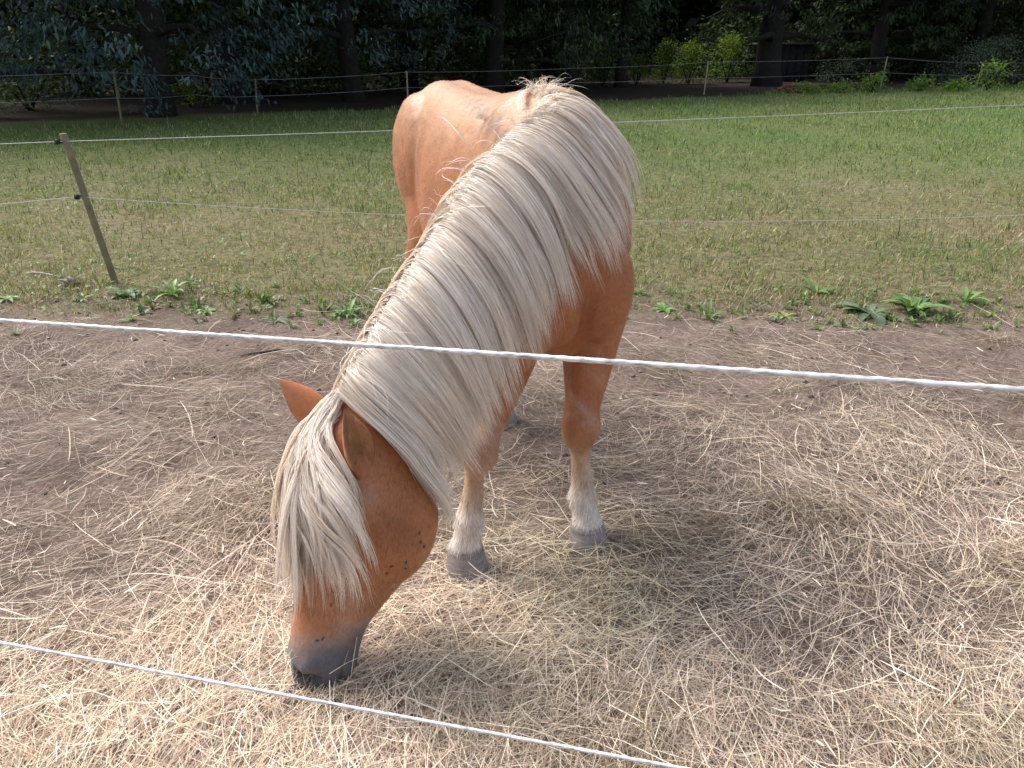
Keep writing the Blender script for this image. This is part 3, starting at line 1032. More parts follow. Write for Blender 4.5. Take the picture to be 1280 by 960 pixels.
def build_mane():
    VS, FS, CS = [], [], []; off = 0

    def put(r):
        nonlocal off
        V, F, C = r
        VS.append(V); FS.append(F + off); CS.append(C); off += len(V)
    nlock = 600
    for q in range(nlock):
        u = (q + random.random()) / nlock
        u = .90 * u ** .92
        i = min(198, int(u * 199)); fr = u * 199 - i
        root = CR[i] * (1 - fr) + CR[i + 1] * fr
        lat = unit(CRL[i]); dor = unit(CRD[i])
        layer = random.random()
        leftside = random.random() < (.80 if .3 < u < .85 else .97)
        sg = 1 if leftside else -1
        root = root + lat * (random.gauss(0, .007) + .004 * sg) 
        L = (.43 + .06 * math.sin(u * 3.1) + .03 * u) * random.uniform(.78, 1.12)
        if u < .18: L = .40 * random.uniform(.6, 1.15)
        if not leftside: L *= .40
        wl = random.gauss(.85, .08) * (1.05 if u < .4 else .95)
        if u > .85: wl *= 1.15
        base = HAIR_PAL[random.choices(range(7), HAIR_W)[0]]
        d0 = lat * sg * 1.0 + dor * (.25 if layer > .4 else .1)
        rw = .35 + .55 * max(0, min(1, (u - .5) / .3))
        fl = lat * sg * (wl * (1 - rw) if leftside else .25) + np.array([rw * 1.05 * leftside, .1 * leftside, -1.0])
        fl = unit(fl)
        if not leftside and u > .8: continue
        if not leftside: fl = unit(NA[min(7, int(u * 7))] * 1.1 - UP * .35 - lat * .25)
        off_ = .004 + .028 * layer * (1 if leftside else .5)
        wob = random.gauss(0, .035)
        ax = np.cross(fl, dor)
        def flow(f, p, fl=fl, wob=wob, ax=ax): return fl + ax * wob * math.sin(f * 3.5) + np.array([0, 0, -.55 * f])
        g = drape(root, d0, L, off_, flow)
        put(fill_lock(g, random.randint(22, 36), random.uniform(.011, .022), .72, base, .0013))
    # stray single hairs
    for q in range(90):
        u = random.random() ** 1.1; i = int(u * 199); lat = unit(CRL[i]); dor = unit(CRD[i])
        sg = 1 if random.random() < .7 else -1
        if u > .8: continue
        up = random.uniform(.3, 1.6)
        fl = unit(lat * sg * random.uniform(.3, 1.2) + UP * random.uniform(-1, .1) + np.array([random.gauss(0, .4), random.gauss(0, .4), 0]))
        g = drape(CR[i], lat * sg * .6 + dor * up, random.uniform(.05, .16) if sg < 0 or u < .2 else random.uniform(.15, .35), .03, lambda f, p, fl=fl: fl, stiff=.9)
        put(fill_lock(g, 2, .006, .7, HAIR_PAL[1], .0011, frizz=.012))
    # short fuzzy roots standing over the withers
    for q in range(150):
        u = random.random() * .2; i = int(u * 199); lat = unit(CRL[i])
        g = drape(CR[i] + lat * random.gauss(.01, .02), unit(UP + np.array([random.gauss(0, .6), random.gauss(0, .5), 0])), random.uniform(.03, .09), .004,
                  lambda f, p: (random.gauss(.3, .3), random.gauss(-.2, .3), -.4), steps=8, stiff=.8)
        put(fill_lock(g, 7, .012, .6, HAIR_PAL[2], .0012, frizz=.006, K=6))
    o = hchild('mane', np.concatenate(VS), np.concatenate(FS), m_hair, np.concatenate(CS))
    # forelock
    VS.clear(); FS.clear(); CS.clear(); off = 0
    for q in range(330):
        a_ = random.gauss(0, 1); lay = random.random()
        t0 = max(-.060, min(.040, a_ * .034)); l0 = random.uniform(-.15, .08)
        root = Hd(l0, .03, t0)
        loc, nr, _, _ = bvh.find_nearest(Vector(root)); root = np.array(loc); nr = np.array(nr)
        fan = t0 * 9 + random.gauss(0, .10)
        side_bias = random.uniform(-.3, 1.3)
        fl = np.array([0, 0, -1.0]) + Dh * .22; fs = Th * (fan * .25 + side_bias * .55) + np.array([.92, 0, 0]) * max(0, side_bias)
        L = random.uniform(.33, .48) * (1 + .06 * max(0, side_bias))
        base = HAIR_PAL[random.choices(range(7), HAIR_W)[0]]
        d0 = nr * .6 + Lh * .25 + Th * fan * .6 + Dh * .35
        wob = random.gauss(0, .04)
        g = drape(root, d0, L, .006 + .034 * lay, lambda f, p, fl=fl, fs=fs, wob=wob: unit(fl + fs * (min(1.25, max(0, (f - .08) * 8)) if f < .45 else max(.08, 1.25 - (f - .45) * 3.5)) + Th * wob * math.sin(f * 4) - UP * .3 * f))
        put(fill_lock(g, random.randint(20, 30), random.uniform(.009, .016), .75, base, .0015))
    hchild('forelock', np.concatenate(VS), np.concatenate(FS), m_hair, np.concatenate(CS))
    # tail, hanging behind the quarters
    VS.clear(); FS.clear(); CS.clear(); off = 0
    for q in range(50):
        rt = B(-1.22, random.gauss(0, .02), 1.12)
        g = np.array([rt + UP * (.04 - .75 * f - .04 * (1 - f) ** 2) - HF * (.10 * math.sin(min(1, f * 2.5) * 1.5)) + HL * random.gauss(0, .012) * f for f in np.linspace(0, 1, 14)])
        put(fill_lock(g, 20, .03, .8, HAIR_PAL[0], .003, K=10))
    hchild('tail', np.concatenate(VS), np.concatenate(FS), m_hair, np.concatenate(CS))


build_mane()


# fine hairs lining each ear
VS, FS, CS = [], [], []; off = 0
for base, axis, od in EARS:
    axis = unit(axis); o2 = unit(od - axis * np.dot(od, axis)); sd2 = np.cross(axis, o2)
    for q in range(150):
        u = random.uniform(.05, .85); a2 = random.choice((-1, 1)) * random.uniform(.5, 1.0)
        wd = .040 * (.62 + .9 * u if u < .4 else 1.0 - 1.1 * (u - .4))
        p = base + axis * u * .15 + sd2 * a2 * wd * .95 - o2 * wd * .35 * (1 - abs(a2))
        dr = unit(axis * .8 - sd2 * a2 * random.uniform(.2, 1.0) + o2 * random.uniform(.0, .5)); L = random.uniform(.010, .024)
        P3 = np.array([[p, p + dr * L * .55, p + dr * L + axis * L * .15]])
        V, F = ribbons(P3, np.array([.0012]), np.repeat(unit(np.cross(dr, o2))[None, None], 3, 1), np.array([1, .8, .1]))
        VS.append(V); FS.append(F + off); off += 6
        CS.append(np.repeat((np.array([.46, .27, .15]) * random.uniform(.5, 1.3))[None], 6, 0))
o = hchild('ear_hair', np.concatenate(VS), np.concatenate(FS), m_hair, np.concatenate(CS)); tag(o, kind='stuff')

# whiskers
VS, FS, CS = [], [], []; off = 0
for q in range(110):
    l0 = random.uniform(.86, 1.0); a0 = random.uniform(-.9, .9)
    loc, nr, _, _ = bvh.find_nearest(Vector(Hd(l0, -.09 + .09 * math.cos(a0 * 3), .07 * a0)))
    p = np.array(loc); dr = unit(np.array(nr) + Lh * .5 + np.array([random.gauss(0, .3) for _ in range(3)])); L = random.uniform(.012, .035)
    P3 = np.array([[p, p + dr * L * .5, p + dr * L - UP * L * .15]])
    V, F = ribbons(P3, np.array([.0008]), np.repeat(unit(np.cross(dr, UP))[None, None], 3, 1), np.array([1, .8, .3]))
    VS.append(V); FS.append(F + off); off += 6; CS.append(np.repeat(np.array([[.30, .26, .24]]), 6, 0))
o = hchild('whiskers', np.concatenate(VS), np.concatenate(FS), m_hair, np.concatenate(CS)); tag(o, kind='stuff')

# wisp of hay held in the lips
VS, FS, CS = [], [], []; off = 0
mp = Hd(.985, -.125, .035)
for q in range(70):
    dr = unit(np.array([random.gauss(.75, .5), random.gauss(-.35, .4), random.gauss(.10, .35)])); L = random.uniform(.05, .15)
    p = mp + np.array([random.gauss(0, .018), random.gauss(0, .012), random.gauss(-.004, .012)]); bend = np.array([0, 0, -random.uniform(.0, .5)])
    P3 = np.array([[p - dr * L * .15, p + dr * L * .3, p + (dr + bend * .5) * L * .65, p + unit(dr + bend) * L]])
    V, F = ribbons(P3, np.array([random.uniform(.0014, .0026)]), np.repeat(unit(np.cross(dr, np.array([.3, .8, random.uniform(-.5, .5)])))[None, None], 4, 1), np.array([.7, 1, 1, .4]))
    VS.append(V); FS.append(F + off); off += 8
    CS.append(np.repeat((np.array([.66, .55, .42]) * random.uniform(.6, 1.2))[None], 8, 0))
o = mesh_np('hay_wisp', np.concatenate(VS), np.concatenate(FS), bpy.data.materials['dry_hay'], None, False, np.concatenate(CS))
tag(o, 'wisp of dry hay hanging from the corner of the horse\'s lips', 'hay')


# flies on the face
def build_flies():
    mf, n, b, o_ = new_mat('fly_black'); b.inputs['Base Color'].default_value = (.02, .018, .018, 1); b.inputs['Roughness'].default_value = .35
    mw, n, b, o_ = new_mat('fly_wing'); b.inputs['Base Color'].default_value = (.12, .11, .11, 1); b.inputs['Roughness'].default_value = .25
    spots = [(.50, -.10, 'small black fly beneath the tips of the forelock, on the upper cheek'), (.56, -.15, 'small black fly lowest of the cluster on the cheek'),
             (.50, -.165, 'small black fly in the middle of the cheek cluster'), (.49, -.195, 'small black fly at the jaw side of the cheek cluster'), (.52, -.20, 'small black fly just under the one at the jaw side'),
             (.40, -.225, 'small black fly at the tips of the lowest mane strands'), (.36, -.215, 'small black fly among the lowest mane strands'), (.42, -.24, 'small black fly right on the edge of the jaw'),
             (.68, -.045, 'small black fly on the brown face between forelock and muzzle'), (.63, -.025, 'small black fly nearest the forelock tips on the nose'), (.79, -.030, 'small black fly on the pale upper rim of the muzzle'),
             (.80, -.005, 'small black fly at the outer corner of the muzzle')]
    proto = None
    bx = np.eye(3)
    for k, (l, d, lab) in enumerate(spots):
        loc, nr, _, _ = bvh.find_nearest(Vector(Hd(l, d, .14)))
        if proto is None:
            proto = empty('fly')
            g = Geo(); g.add(*ball((0, 0, .0022), bx, (.0042, .0021, .0020), 5)); g.add(*ball((.0046, 0, .0024), bx, (.0017, .0019, .0016), 5)); g.build('body', mf, proto)
            for sg in (-1, 1):
                V = np.array([(.001, sg * .001, .0042), (-.0065, sg * .0008, .0036), (-.0058, sg * .0030, .0038), (-.002, sg * .0026, .0042)])
                mesh_np('wing', V, np.array([(0, 1, 2, 3)]), mw, proto, False)
            o = proto
        else:
            o = proto.copy(); COL.objects.link(o)
            for ch in [c for c in proto.children]:
                c2 = ch.copy(); COL.objects.link(c2); c2.parent = o
        o.location = loc
        q = Vector(nr).to_track_quat('Z', 'Y').to_matrix().to_4x4() @ Matrix.Rotation(random.random() * 6.28, 4, 'Z')
        o.rotation_euler = q.to_euler()
        o.scale = (.85,) * 3
        tag(o, lab, 'fly', 'flies on the horse\'s face')


build_flies()

# ------------------------------------------------------------------ the near rope fence
m_rope, n, b, o_ = new_mat('white_rope')
uvn = nd(n, 'ShaderNodeAttribute', attribute_name='Col')
t = nd(n, 'ShaderNodeTexCoord'); no = noise(n, 60, 4, .6, t.outputs['Object'])
r = ramp(n, no.outputs[0], [(.3, (.48, .46, .45)), (.6, (.80, .79, .78))])
n.links.new(mix(n, 1.0, r.outputs[0], uvn.outputs['Color'], 'MULTIPLY'), b.inputs['Base Color'])
b.inputs['Roughness'].default_value = .45


def rope(name, A, Bp, r, sag, label, lay=.022, step=.006, group=None):
    """three twisted strands, one of them with a thin steel wire"""
    A = np.array(A, float); Bp = np.array(Bp, float)
    L = np.linalg.norm(Bp - A); n = int(L / step); t = np.linspace(0, 1, n + 1)
    C = A[None] * (1 - t)[:, None] + Bp[None] * t[:, None]; C[:, 2] -= sag * 4 * t * (1 - t)
    ax = unit(Bp - A); sd = unit(np.cross(ax, UP)); nn = np.cross(sd, ax)
    sides = 10
    a = np.linspace(0, 2 * np.pi, sides, endpoint=False)
    ph = t * L / lay * 2 * np.pi / 3
    lob = r * (.80 + .22 * np.abs(np.cos(1.5 * (a[None] + ph[:, None]))))
    V = C[:, None] + (np.cos(a)[None] * lob)[..., None] * sd + (np.sin(a)[None] * lob)[..., None] * nn
    V = V.reshape(-1, 3)
    i = np.arange(n)[:, None] * sides; j = np.arange(sides)[None]
    F = np.stack([i + j, i + (j + 1) % sides, i + sides + (j + 1) % sides, i + sides + j], -1).reshape(-1, 4)
    cc = np.where(np.abs(np.cos(1.5 * (a[None] + ph[:, None]))) < .22, .55, 1.0)
    wire = (np.abs(((a[None] + ph[:, None] / 2) % (2 * np.pi)) - 1) < .3)
    cc = np.where(wire, .45, cc)
    o = mesh_np(name, V, F, m_rope, None, True, np.repeat(cc.reshape(-1, 1), 3, 1))
    tag(o, label, 'rope', group)
    return o


def ext(a, b, k0, k1):
    a = np.array(a, float); b = np.array(b, float); return a + (b - a) * k0, a + (b - a) * k1


def at(px, py, d):
    u = (px - 640) / 960; v = (480 - py) / 960; c, s = math.cos(PITCH), math.sin(PITCH)
    return np.array([u * d, d * (c + s * v), CAM_H + d * (-s + c * v)])


a_, b_ = at(0, 400.5, 1.14), at(1280, 487, .74)
A1, B1 = ext(a_, b_, -1.0, 2.0)
rope('rope', A1, B1, .0034, .0, 'upper white twisted rope stretched in front of the horse\'s neck', group='white ropes of the near fence')
a_, b_ = at(0, 803, 1.40), at(850, 960, 1.13)
A2, B2 = ext(a_, b_, -1.0, 2.6)
rope('rope', A2, B2, .0031, .0, 'lower white twisted rope passing just before the horse\'s muzzle', group='white ropes of the near fence')

# ------------------------------------------------------------------ wooden posts and wires
m_post = simple_mat('weathered_post_wood', (.13, .12, .075), (.24, .215, .13), 14, .85, .4, .004)
m_post2 = simple_mat('pale_post_wood', (.26, .22, .14), (.42, .36, .24), 10, .85, .4, .004)
m_ins = simple_mat('black_plastic', (.015, .015, .017), (.03, .03, .032), 30, .4, .1, .001)
m_wire = simple_mat('pale_fence_wire', (.42, .42, .40), (.62, .62, .60), 20, .5, .1, .001)
m_wire_d = simple_mat('dull_fence_wire', (.20, .21, .21), (.34, .35, .35), 20, .5, .1, .001)


def post(base, top, r, label, wires, mat, sides=12, group=None, shade=True):
    base = np.array(base, float); top = np.array(top, float)
    e = empty('fence_post', tuple(base))
    g = Geo()
    pts = [base * (1 - f) + top * f - base for f in np.linspace(-.15, 1, 9)]
    pts += [top - base + np.array([0, 0, .004])]
    rr = [r * (1.02 + .03 * math.sin(i * 2.1)) for i in range(9)] + [r * .86]
    g.add(*tube_geo(pts, rr, sides, True, .06))
    g.build('shaft', mat, e)
    for f in wires:
        p = (top - base) * f
        g = Geo()
        sd = np.array([-r - .012, -.012, 0])
        v, q, t3 = tube_geo([p + sd * .2, p + sd, p + sd + np.array([-.012, 0, .0])], [.008, .011, .013], 8); g.add(v, q, t3)
        v, q = box_geo(p + sd + np.array([-.006, -.012, 0]), .028, .014, .030); g.add(v, q)
        g.build('insulator', m_ins, e, False)
    tag(e, label, 'fence post', group)
    return e


PB = np.array([-2.66, 4.99, gh(-2.66, 4.99)]); PT = np.array([-2.775, 4.97, .965])
post(PB, PT, .021, 'leaning wooden post at the left, on the edge of the turf', (.955, .60), m_post, 14)


def wire(pts, r, label, mat, sag=0.0, cat='fence wire', group=None):
    P = []
    for a, b in zip(pts[:-1], pts[1:]):
        a = np.array(a, float); b = np.array(b, float)
        for f in np.linspace(0, 1, 14)[:-1]:
            q = a * (1 - f) + b * f; q[2] -= sag * 4 * f * (1 - f); P.append(q)
    P.append(np.array(pts[-1], float))
    v, q, t3 = tube_geo(P, r, 5)
    o = mesh_np('fence_wire', v, [q, t3], mat); tag(o, label, cat, group)
    return o


gw = 'wires of the middle fence'
pu = PB + (PT - PB) * .955 + np.array([-.04, -.02, 0]); plw = PB + (PT - PB) * .60 + np.array([-.04, -.02, 0])
wire([(-8, 4.6, .80), pu, (4.3, 6.1, 1.085), (9, 6.8, 1.1)], .0024, 'upper pale wire running from the leaning post across the turf', m_wire, .015, group=gw)
wire([(-8, 4.6, .5), plw, (4.1, 6.0, .27), (9, 6.8, .4)], .0021, 'lower pale wire sagging from the leaning post across the turf', m_wire, .10, group=gw)
wire([(.6, 5.2, .12), (4.4, 5.6, .15), (9, 6.2, .2)], .0016, 'thin dark wire low over the turf at the right', m_wire_d, .02, group=gw)

FAR = [(-14.5, 12.6, .9, -.03), (-8.08, 16.74, 1.05, -.03), (-7.4, 19.0, .9, -.04), (-6.18, 19.73, .78, -.04), (-2.96, 23.25, .86, .0), (2.0, 26.2, .9, 0), (6.61, 28.24, 1.06, .04), (14.16, 31.6, 1.12, .05), (18.57, 32.9, .92, .04), (26, 35.5, 1.0, .03)]
FL = ['', 'dim grey post of the far fence in the deep shade at the left', '', 'pale thin post of the far fence left of the horse', 'thin upright post of the far fence just left of the croup', '',
      'thin leaning post of the far fence right of the horse, before the sunlit bushes', 'pale post of the far fence between the sunlit bushes and the big grey shrub', 'pale post of the far fence in front of the big grey shrub', '']
farp = []
for (x, y, h, ln), lab in zip(FAR, FL):
    z = float(gh(x, y)); farp.append((x, y, z, h, ln))
    if lab: post((x, y, z), (x + ln * -1 * (-1 if x > 0 else 1), y, z + h), .024, lab, (.97, .55), m_post2 if x > -5 else m_post, 8, 'posts of the far fence')
gw = 'wires of the far fence'
for f, nm in ((.97, 'upper'), (.50, 'lower')):
    wire([(x + ln * f * (1 if x > 0 else -1), y - .03, z + h * f) for x, y, z, h, ln in farp], .0045, nm + ' wire of the far fence under the trees', m_wire_d, .03, group=gw)


# ------------------------------------------------------------------ weeds at the turf edge
m_weed = attr_mat('weed_leaves', .45, .4, .3, (1.1, 1.2, .5), 30, .2)


def leaf_geo(base, az, L, wd, rise, droop, curl=.2, segs=5, wave=0.0):
    P = []; d = np.array([math.cos(az), math.sin(az), 0.]); sd = np.array([-math.sin(az), math.cos(az), 0.])
    V = []
    ang = rise; p = np.array(base, float)
    for i in range(segs + 1):
        f = i / segs
        wv = wd * (math.sin(math.pi * min(1, f * .92 + .06)) ** .75) * (1 + wave * math.sin(i * 2.3))
        lift = np.array([-math.sin(ang) * d[0], -math.sin(ang) * d[1], math.cos(ang)])
        V += [p - sd * wv + lift * wv * curl, p, p + sd * wv + lift * wv * curl]
        p = p + (d * math.cos(ang) + UP * math.sin(ang)) * L / segs
        ang -= droop / segs
    F = []
    for i in range(segs):
        a = i * 3
        F += [(a, a + 1, a + 4, a + 3), (a + 1, a + 2, a + 5, a + 4)]
    return np.array(V), np.array(F)


def weed(x, y, n, L, wd, label, rise=.6, c0=(.12, .21, .06), droop=1.0, name='weed_plant', cat='weed', group='leafy weeds along the turf edge'):
    z = float(gh(x, y)); e = empty(name, (x, y, z)); a0 = random.random() * 6
    for k in range(n):
        az = a0 + k * 2.399 + random.gauss(0, .2); LL = L * random.uniform(.6, 1.15)
        V, F = leaf_geo((0.01 * math.cos(az), .01 * math.sin(az), .0), az, LL, wd * random.uniform(.75, 1.15), rise * random.uniform(.6, 1.5), droop * random.uniform(.7, 1.4), .3, 6, .12)
        c = np.array(c0) * random.uniform(.7, 1.35)
        C = np.repeat(c[None], len(V), 0); C[1::3] *= 1.35
        mesh_np('leaf', V, F, m_weed, e, True, C)
    tag(e, label, cat, group)


weed(2.42, 4.42, 17, .23, .024, 'large dock plant with long pale green leaves at the right turf edge', .65, (.13, .21, .065))
weed(2.14, 4.36, 11, .19, .030, 'broad grey-green leaved weed just left of the large dock', .35, (.10, .15, .08))
weed(2.80, 4.55, 9, .15, .018, 'leafy weed right of the large dock, by the picture edge', .7)
weed(1.62, 4.34, 8, .10, .013, 'low rosette weed with yellow-green leaves on bare earth', .3, (.20, .25, .07))
weed(1.16, 4.30, 11, .12, .010, 'narrow leaved weed tuft standing alone right of the horse', .9, (.11, .20, .06))
weed(.92, 4.42, 9, .08, .016, 'small round leaved bright weed close to the horse\'s chest', .5, (.11, .24, .05))
weed(1.95, 4.75, 9, .13, .015, 'weed with small leaves behind the dock, further left', .6)
weed(-.98, 4.38, 12, .12, .012, 'bright green tuft of weed left of the horse\'s neck', .9, (.10, .22, .06))
weed(-1.38, 4.25, 8, .09, .012, 'dark green low weed left of the bright tuft', .4, (.07, .13, .05))
weed(-2.18, 4.75, 12, .13, .013, 'bright weed at the foot of the leaning post', .7, (.13, .25, .06))
weed(-2.45, 4.72, 10, .12, .018, 'blue-green weed clump touching the leaning post', .5, (.09, .17, .08))
weed(-2.9, 4.9, 9, .12, .02, 'dusky purple-green weed left of the leaning post', .8, (.10, .09, .09))
weed(-3.15, 4.6, 8, .10, .015, 'low green weed at the left picture edge', .4)
weed(-1.85, 4.45, 8, .08, .013, 'small green weed between the post and the dark low weed', .4)


# ragged fringe of tiny weeds, too many to count, where turf meets trodden earth
gf = Geo()
for q in range(420):
    x = random.uniform(-4.4, 4.4); y = float(bound_y(np.array([x]))[0]) + random.gauss(.10, .20)
    if float(vnoise(np.array([x * 1.6]), np.array([0.]), 91)[0]) + random.gauss(0, .15) < .42: continue
    z = float(gh(x, y)); c0 = np.array(random.choice([(.10, .20, .05), (.13, .22, .06), (.08, .14, .05), (.16, .22, .08), (.20, .18, .10)]))
    Lw = random.uniform(.025, .075); a0 = random.random() * 6
    for k in range(random.randint(4, 8)):
        V, F = leaf_geo((x + random.gauss(0, .008), y + random.gauss(0, .008), z), a0 + k * 2.4, Lw * random.uniform(.6, 1.2), Lw * random.uniform(.09, .2), random.uniform(.2, 1.3), random.uniform(.5, 1.4), .3, 2)
        gf.add(V, F, None, c0 * random.uniform(.6, 1.4))
o = gf.build('edge_weeds', m_weed); tag(o, 'ragged fringe of tiny weeds where the turf meets bare earth', 'ground cover', kind='stuff')


# stones and stick
def stone(x, y, r, label):
    m = simple_mat('stone_surface', (.20, .16, .15), (.34, .28, .26), 12, .9, .5, .004) if 'stone_surface' not in bpy.data.materials else bpy.data.materials['stone_surface']
    v, f, t3 = ball((0, 0, 0), np.eye(3), (1, .8, .5), 8)
    v = v * r * (1 + .25 * (fbm(v[:, 0] * 2 + x * 9, v[:, 1] * 2 + v[:, 2] * 3, 5) - .5)[:, None] * 2)
    o = mesh_np('stone', v, [f, t3], m, smooth=False); o.location = (x, y, float(gh(x, y)) + r * .3)
    tag(o, label, 'stone')


stone(1.24, 3.48, .032, 'small reddish flat stone on the bare earth right of the horse')
stone(1.0, 3.2, .016, 'tiny pale pebble left of and nearer than the flat stone')
gc = Geo()
for q in range(650):
    y = random.uniform(2.3, 4.6); x = random.uniform(-1, 1) * (1 + .8 * y); rr = random.choice([.004, .006, .008, .012]) * random.uniform(.7, 1.4)
    v, f, t3 = ball((0, 0, 0), np.eye(3), (1, random.uniform(.6, 1), .6), 3)
    v = v * rr * (1 + .35 * (fbm(v[:, 0] * 3 + q, v[:, 1] * 3 + v[:, 2] * 3, 5) - .5)[:, None] * 2)
    cc = np.array(random.choice([(.17, .13, .11), (.11, .08, .065), (.22, .17, .145)])) * random.uniform(.7, 1.2)
    gc.add(v + np.array([x, y, float(gh(x, y)) + rr * .25]), f, t3, cc)
o = gc.build('soil_clods', attr_mat('clod_earth', .95, .1, 0), smooth=False); tag(o, 'small clods of earth lying on the bare paddock soil', 'clods', kind='stuff')
g = Geo(); sx, sy = -1.31, 3.72
g.add(*tube_geo([np.array([sx + .05 * k, sy + .02 * k, float(gh(sx + .05 * k, sy + .02 * k)) + .006]) for k in range(-2, 3)], [.003, .006, .005, .007, .003], 6))
o = g.build('stick', simple_mat('dark_stick', (.06, .045, .035), (.12, .09, .07), 30)); tag(o, 'short dark stick lying on the bare earth at the left', 'stick')
g = Geo()
g.add(*tube_geo([np.array([-3.35 + .06 * k, 5.15 - .012 * k, float(gh(-3.35, 5.15)) + .02 + .01 * math.sin(k)]) for k in range(6)], [.004, .007, .006, .007, .006, .003], 6))
o = g.build('stick', simple_mat('pale_stick', (.35, .29, .24), (.5, .43, .36), 30)); tag(o, 'pale bleached stick lying in the turf at the far left', 'stick')

# ------------------------------------------------------------------ trees
m_bark = simple_mat('dark_bark', (.009, .008, .007), (.026, .023, .020), 9, .95, .8, .02)
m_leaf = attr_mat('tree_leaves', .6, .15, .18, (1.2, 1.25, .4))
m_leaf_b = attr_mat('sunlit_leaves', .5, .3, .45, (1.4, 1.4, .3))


def leaves(centres, n_per, L, wd, cols, droop=.5, spread=.25, seed=0, fold=.25, outward=None):
    """clusters of pointed leaves; 4-vertex kites folded on the midrib (two triangles each side)"""
    N = len(centres) * n_per
    c = np.repeat(centres, n_per, 0) + rng.normal(0, spread, (N, 3)) * np.array([1, 1, .6])
    az = rng.uniform(0, 2 * np.pi, N)
    if outward is not None: az = np.repeat(outward, n_per) + rng.normal(0, 1.0, N)
    pit = -droop + rng.normal(0, .45, N)
    d = np.stack([np.cos(az) * np.cos(pit), np.sin(az) * np.cos(pit), np.sin(pit)], -1)
    sd = np.stack([-np.sin(az), np.cos(az), np.zeros(N)], -1)
    up = np.cross(sd, d)
    rl = rng.normal(0, .5, N)
    sd = sd * np.cos(rl)[:, None] + up * np.sin(rl)[:, None]
    Ls = L * rng.uniform(.6, 1.25, (N, 1)); Ws = wd * rng.uniform(.7, 1.2, (N, 1))
    p0 = c; p2 = c + d * Ls - UP * Ls * .12; mid = c + d * Ls * .45
    p1 = mid + sd * Ws * .5 + up * Ws * fold * .3; p3 = mid - sd * Ws * .5 + up * Ws * fold * .3
    V = np.stack([p0, p1, p2, p3], 1).reshape(-1, 3)
    F = np.arange(N * 4).reshape(-1, 4)
    cc = np.repeat(np.asarray(cols)[rng.integers(0, len(cols), len(centres))], n_per, 0) * rng.uniform(.7, 1.3, (N, 1))
    return V, F, np.repeat(cc, 4, 0)


def tree(x, y, h, rad, crown_lo, label, tr=.22, cols=((.032, .052, .035), (.04, .065, .04), (.028, .045, .038)), fine=240, coarse=260, leafL=.17, name='broadleaf_tree', front=(0, -1), lean=0, squash=1.0, cat='tree'):
    z0 = float(gh(x, y)); e = empty(name, (x, y, z0))
    g = Geo()
    pts = [np.array([lean * f + .12 * math.sin(f * 5 + x), .1 * math.cos(f * 4 + x), -.3 + f * h * .8]) for f in np.linspace(0, 1, 9)]
    g.add(*tube_geo(pts, [tr * 1.5, tr * 1.05] + [tr * (1 - .1 * k) for k in range(7)], 10, True, .15))
    tips = []
    nl = 10
    for k in range(nl):
        f = crown_lo / h * .9 + (1 - crown_lo / h) * (k / nl) * .7
        p = pts[min(8, int(f * 8 / .8))] if f < .8 else pts[-1]
        az = k * 2.4 + x; ln = rad * (.9 - .25 * k / nl)
        q = [p + np.array([math.cos(az + .2 * math.sin(j)), math.sin(az + .2 * math.sin(j)), .30 - .09 * j]) * np.array([1, 1, 1]) * ln * j / 4 for j in range(5)]
        g.add(*tube_geo(q, [tr * .42, tr * .33, tr * .24, tr * .14, tr * .05], 6))
        tips.append(q)
    g.build('trunk', m_bark, e)
    # crown
    VS, FS, CS = [], [], []; off = 0
    ch = h - crown_lo
    def shell(n, zlo, zhi, rin):
        a = rng.uniform(0, 2 * np.pi, n); zz = rng.uniform(zlo, zhi, n)
        fz = np.clip((zz - crown_lo + .8) / (ch + .8), 0, 1)
        prof = np.sin(np.clip(fz, .0, 1) ** .55 * np.pi) ** .6 * .55 + .5 * (1 - fz)
        lump = .72 + .5 * vnoise(a * 2.5 + x, zz * 1.2 + y, 3)
        rr = rad * prof * lump * (rin + (1 - rin) * rng.random(n) ** .5)
        return np.stack([np.cos(a) * rr, np.sin(a) * rr * squash, zz], -1), a
    zsplit = min(h, 5.2)
    C, a = shell(fine, crown_lo - .5, zsplit, .35)
    # hanging skirts of foliage: drop the lower clusters unevenly
    drop = (vnoise(a * 4 + x * 3, a * 0, 7) - .45) * 1.5
    C[:, 2] -= np.clip(drop, -.3, 1.0) * np.clip((zsplit - C[:, 2]) / 2.5, 0, 1)
    V, F, c = leaves(C[::2], 22, leafL * .92, leafL * .30, cols, .60, .15, outward=a[::2])
    VS.append(V); FS.append(F); CS.append(c); off = len(V)
    if h > zsplit:
        C, a = shell(coarse, zsplit - .4, h, .1)
        V, F, c = leaves(C, 8, .95, .62, cols, .2, .55)
        VS.append(V); FS.append(F + off); CS.append(c)
    mesh_np('crown', np.concatenate(VS), np.concatenate(FS), m_leaf, e, False, np.concatenate(CS))
    tag(e, label, cat, 'trees along the far side of the paddock')


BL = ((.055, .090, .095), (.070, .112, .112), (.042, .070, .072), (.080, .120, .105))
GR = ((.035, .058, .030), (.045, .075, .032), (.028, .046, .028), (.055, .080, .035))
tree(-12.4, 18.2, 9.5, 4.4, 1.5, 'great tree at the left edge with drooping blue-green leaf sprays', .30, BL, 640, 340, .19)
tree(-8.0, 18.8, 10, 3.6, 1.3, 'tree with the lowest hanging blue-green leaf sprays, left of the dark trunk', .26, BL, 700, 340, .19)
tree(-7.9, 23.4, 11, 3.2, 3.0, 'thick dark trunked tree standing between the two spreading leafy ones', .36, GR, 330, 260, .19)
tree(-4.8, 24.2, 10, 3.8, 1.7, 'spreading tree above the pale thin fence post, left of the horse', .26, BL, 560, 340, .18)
tree(-.6, 28.0, 11, 4.0, 1.9, 'dark green tree directly behind the horse\'s croup', .30, GR, 460, 280, .20)
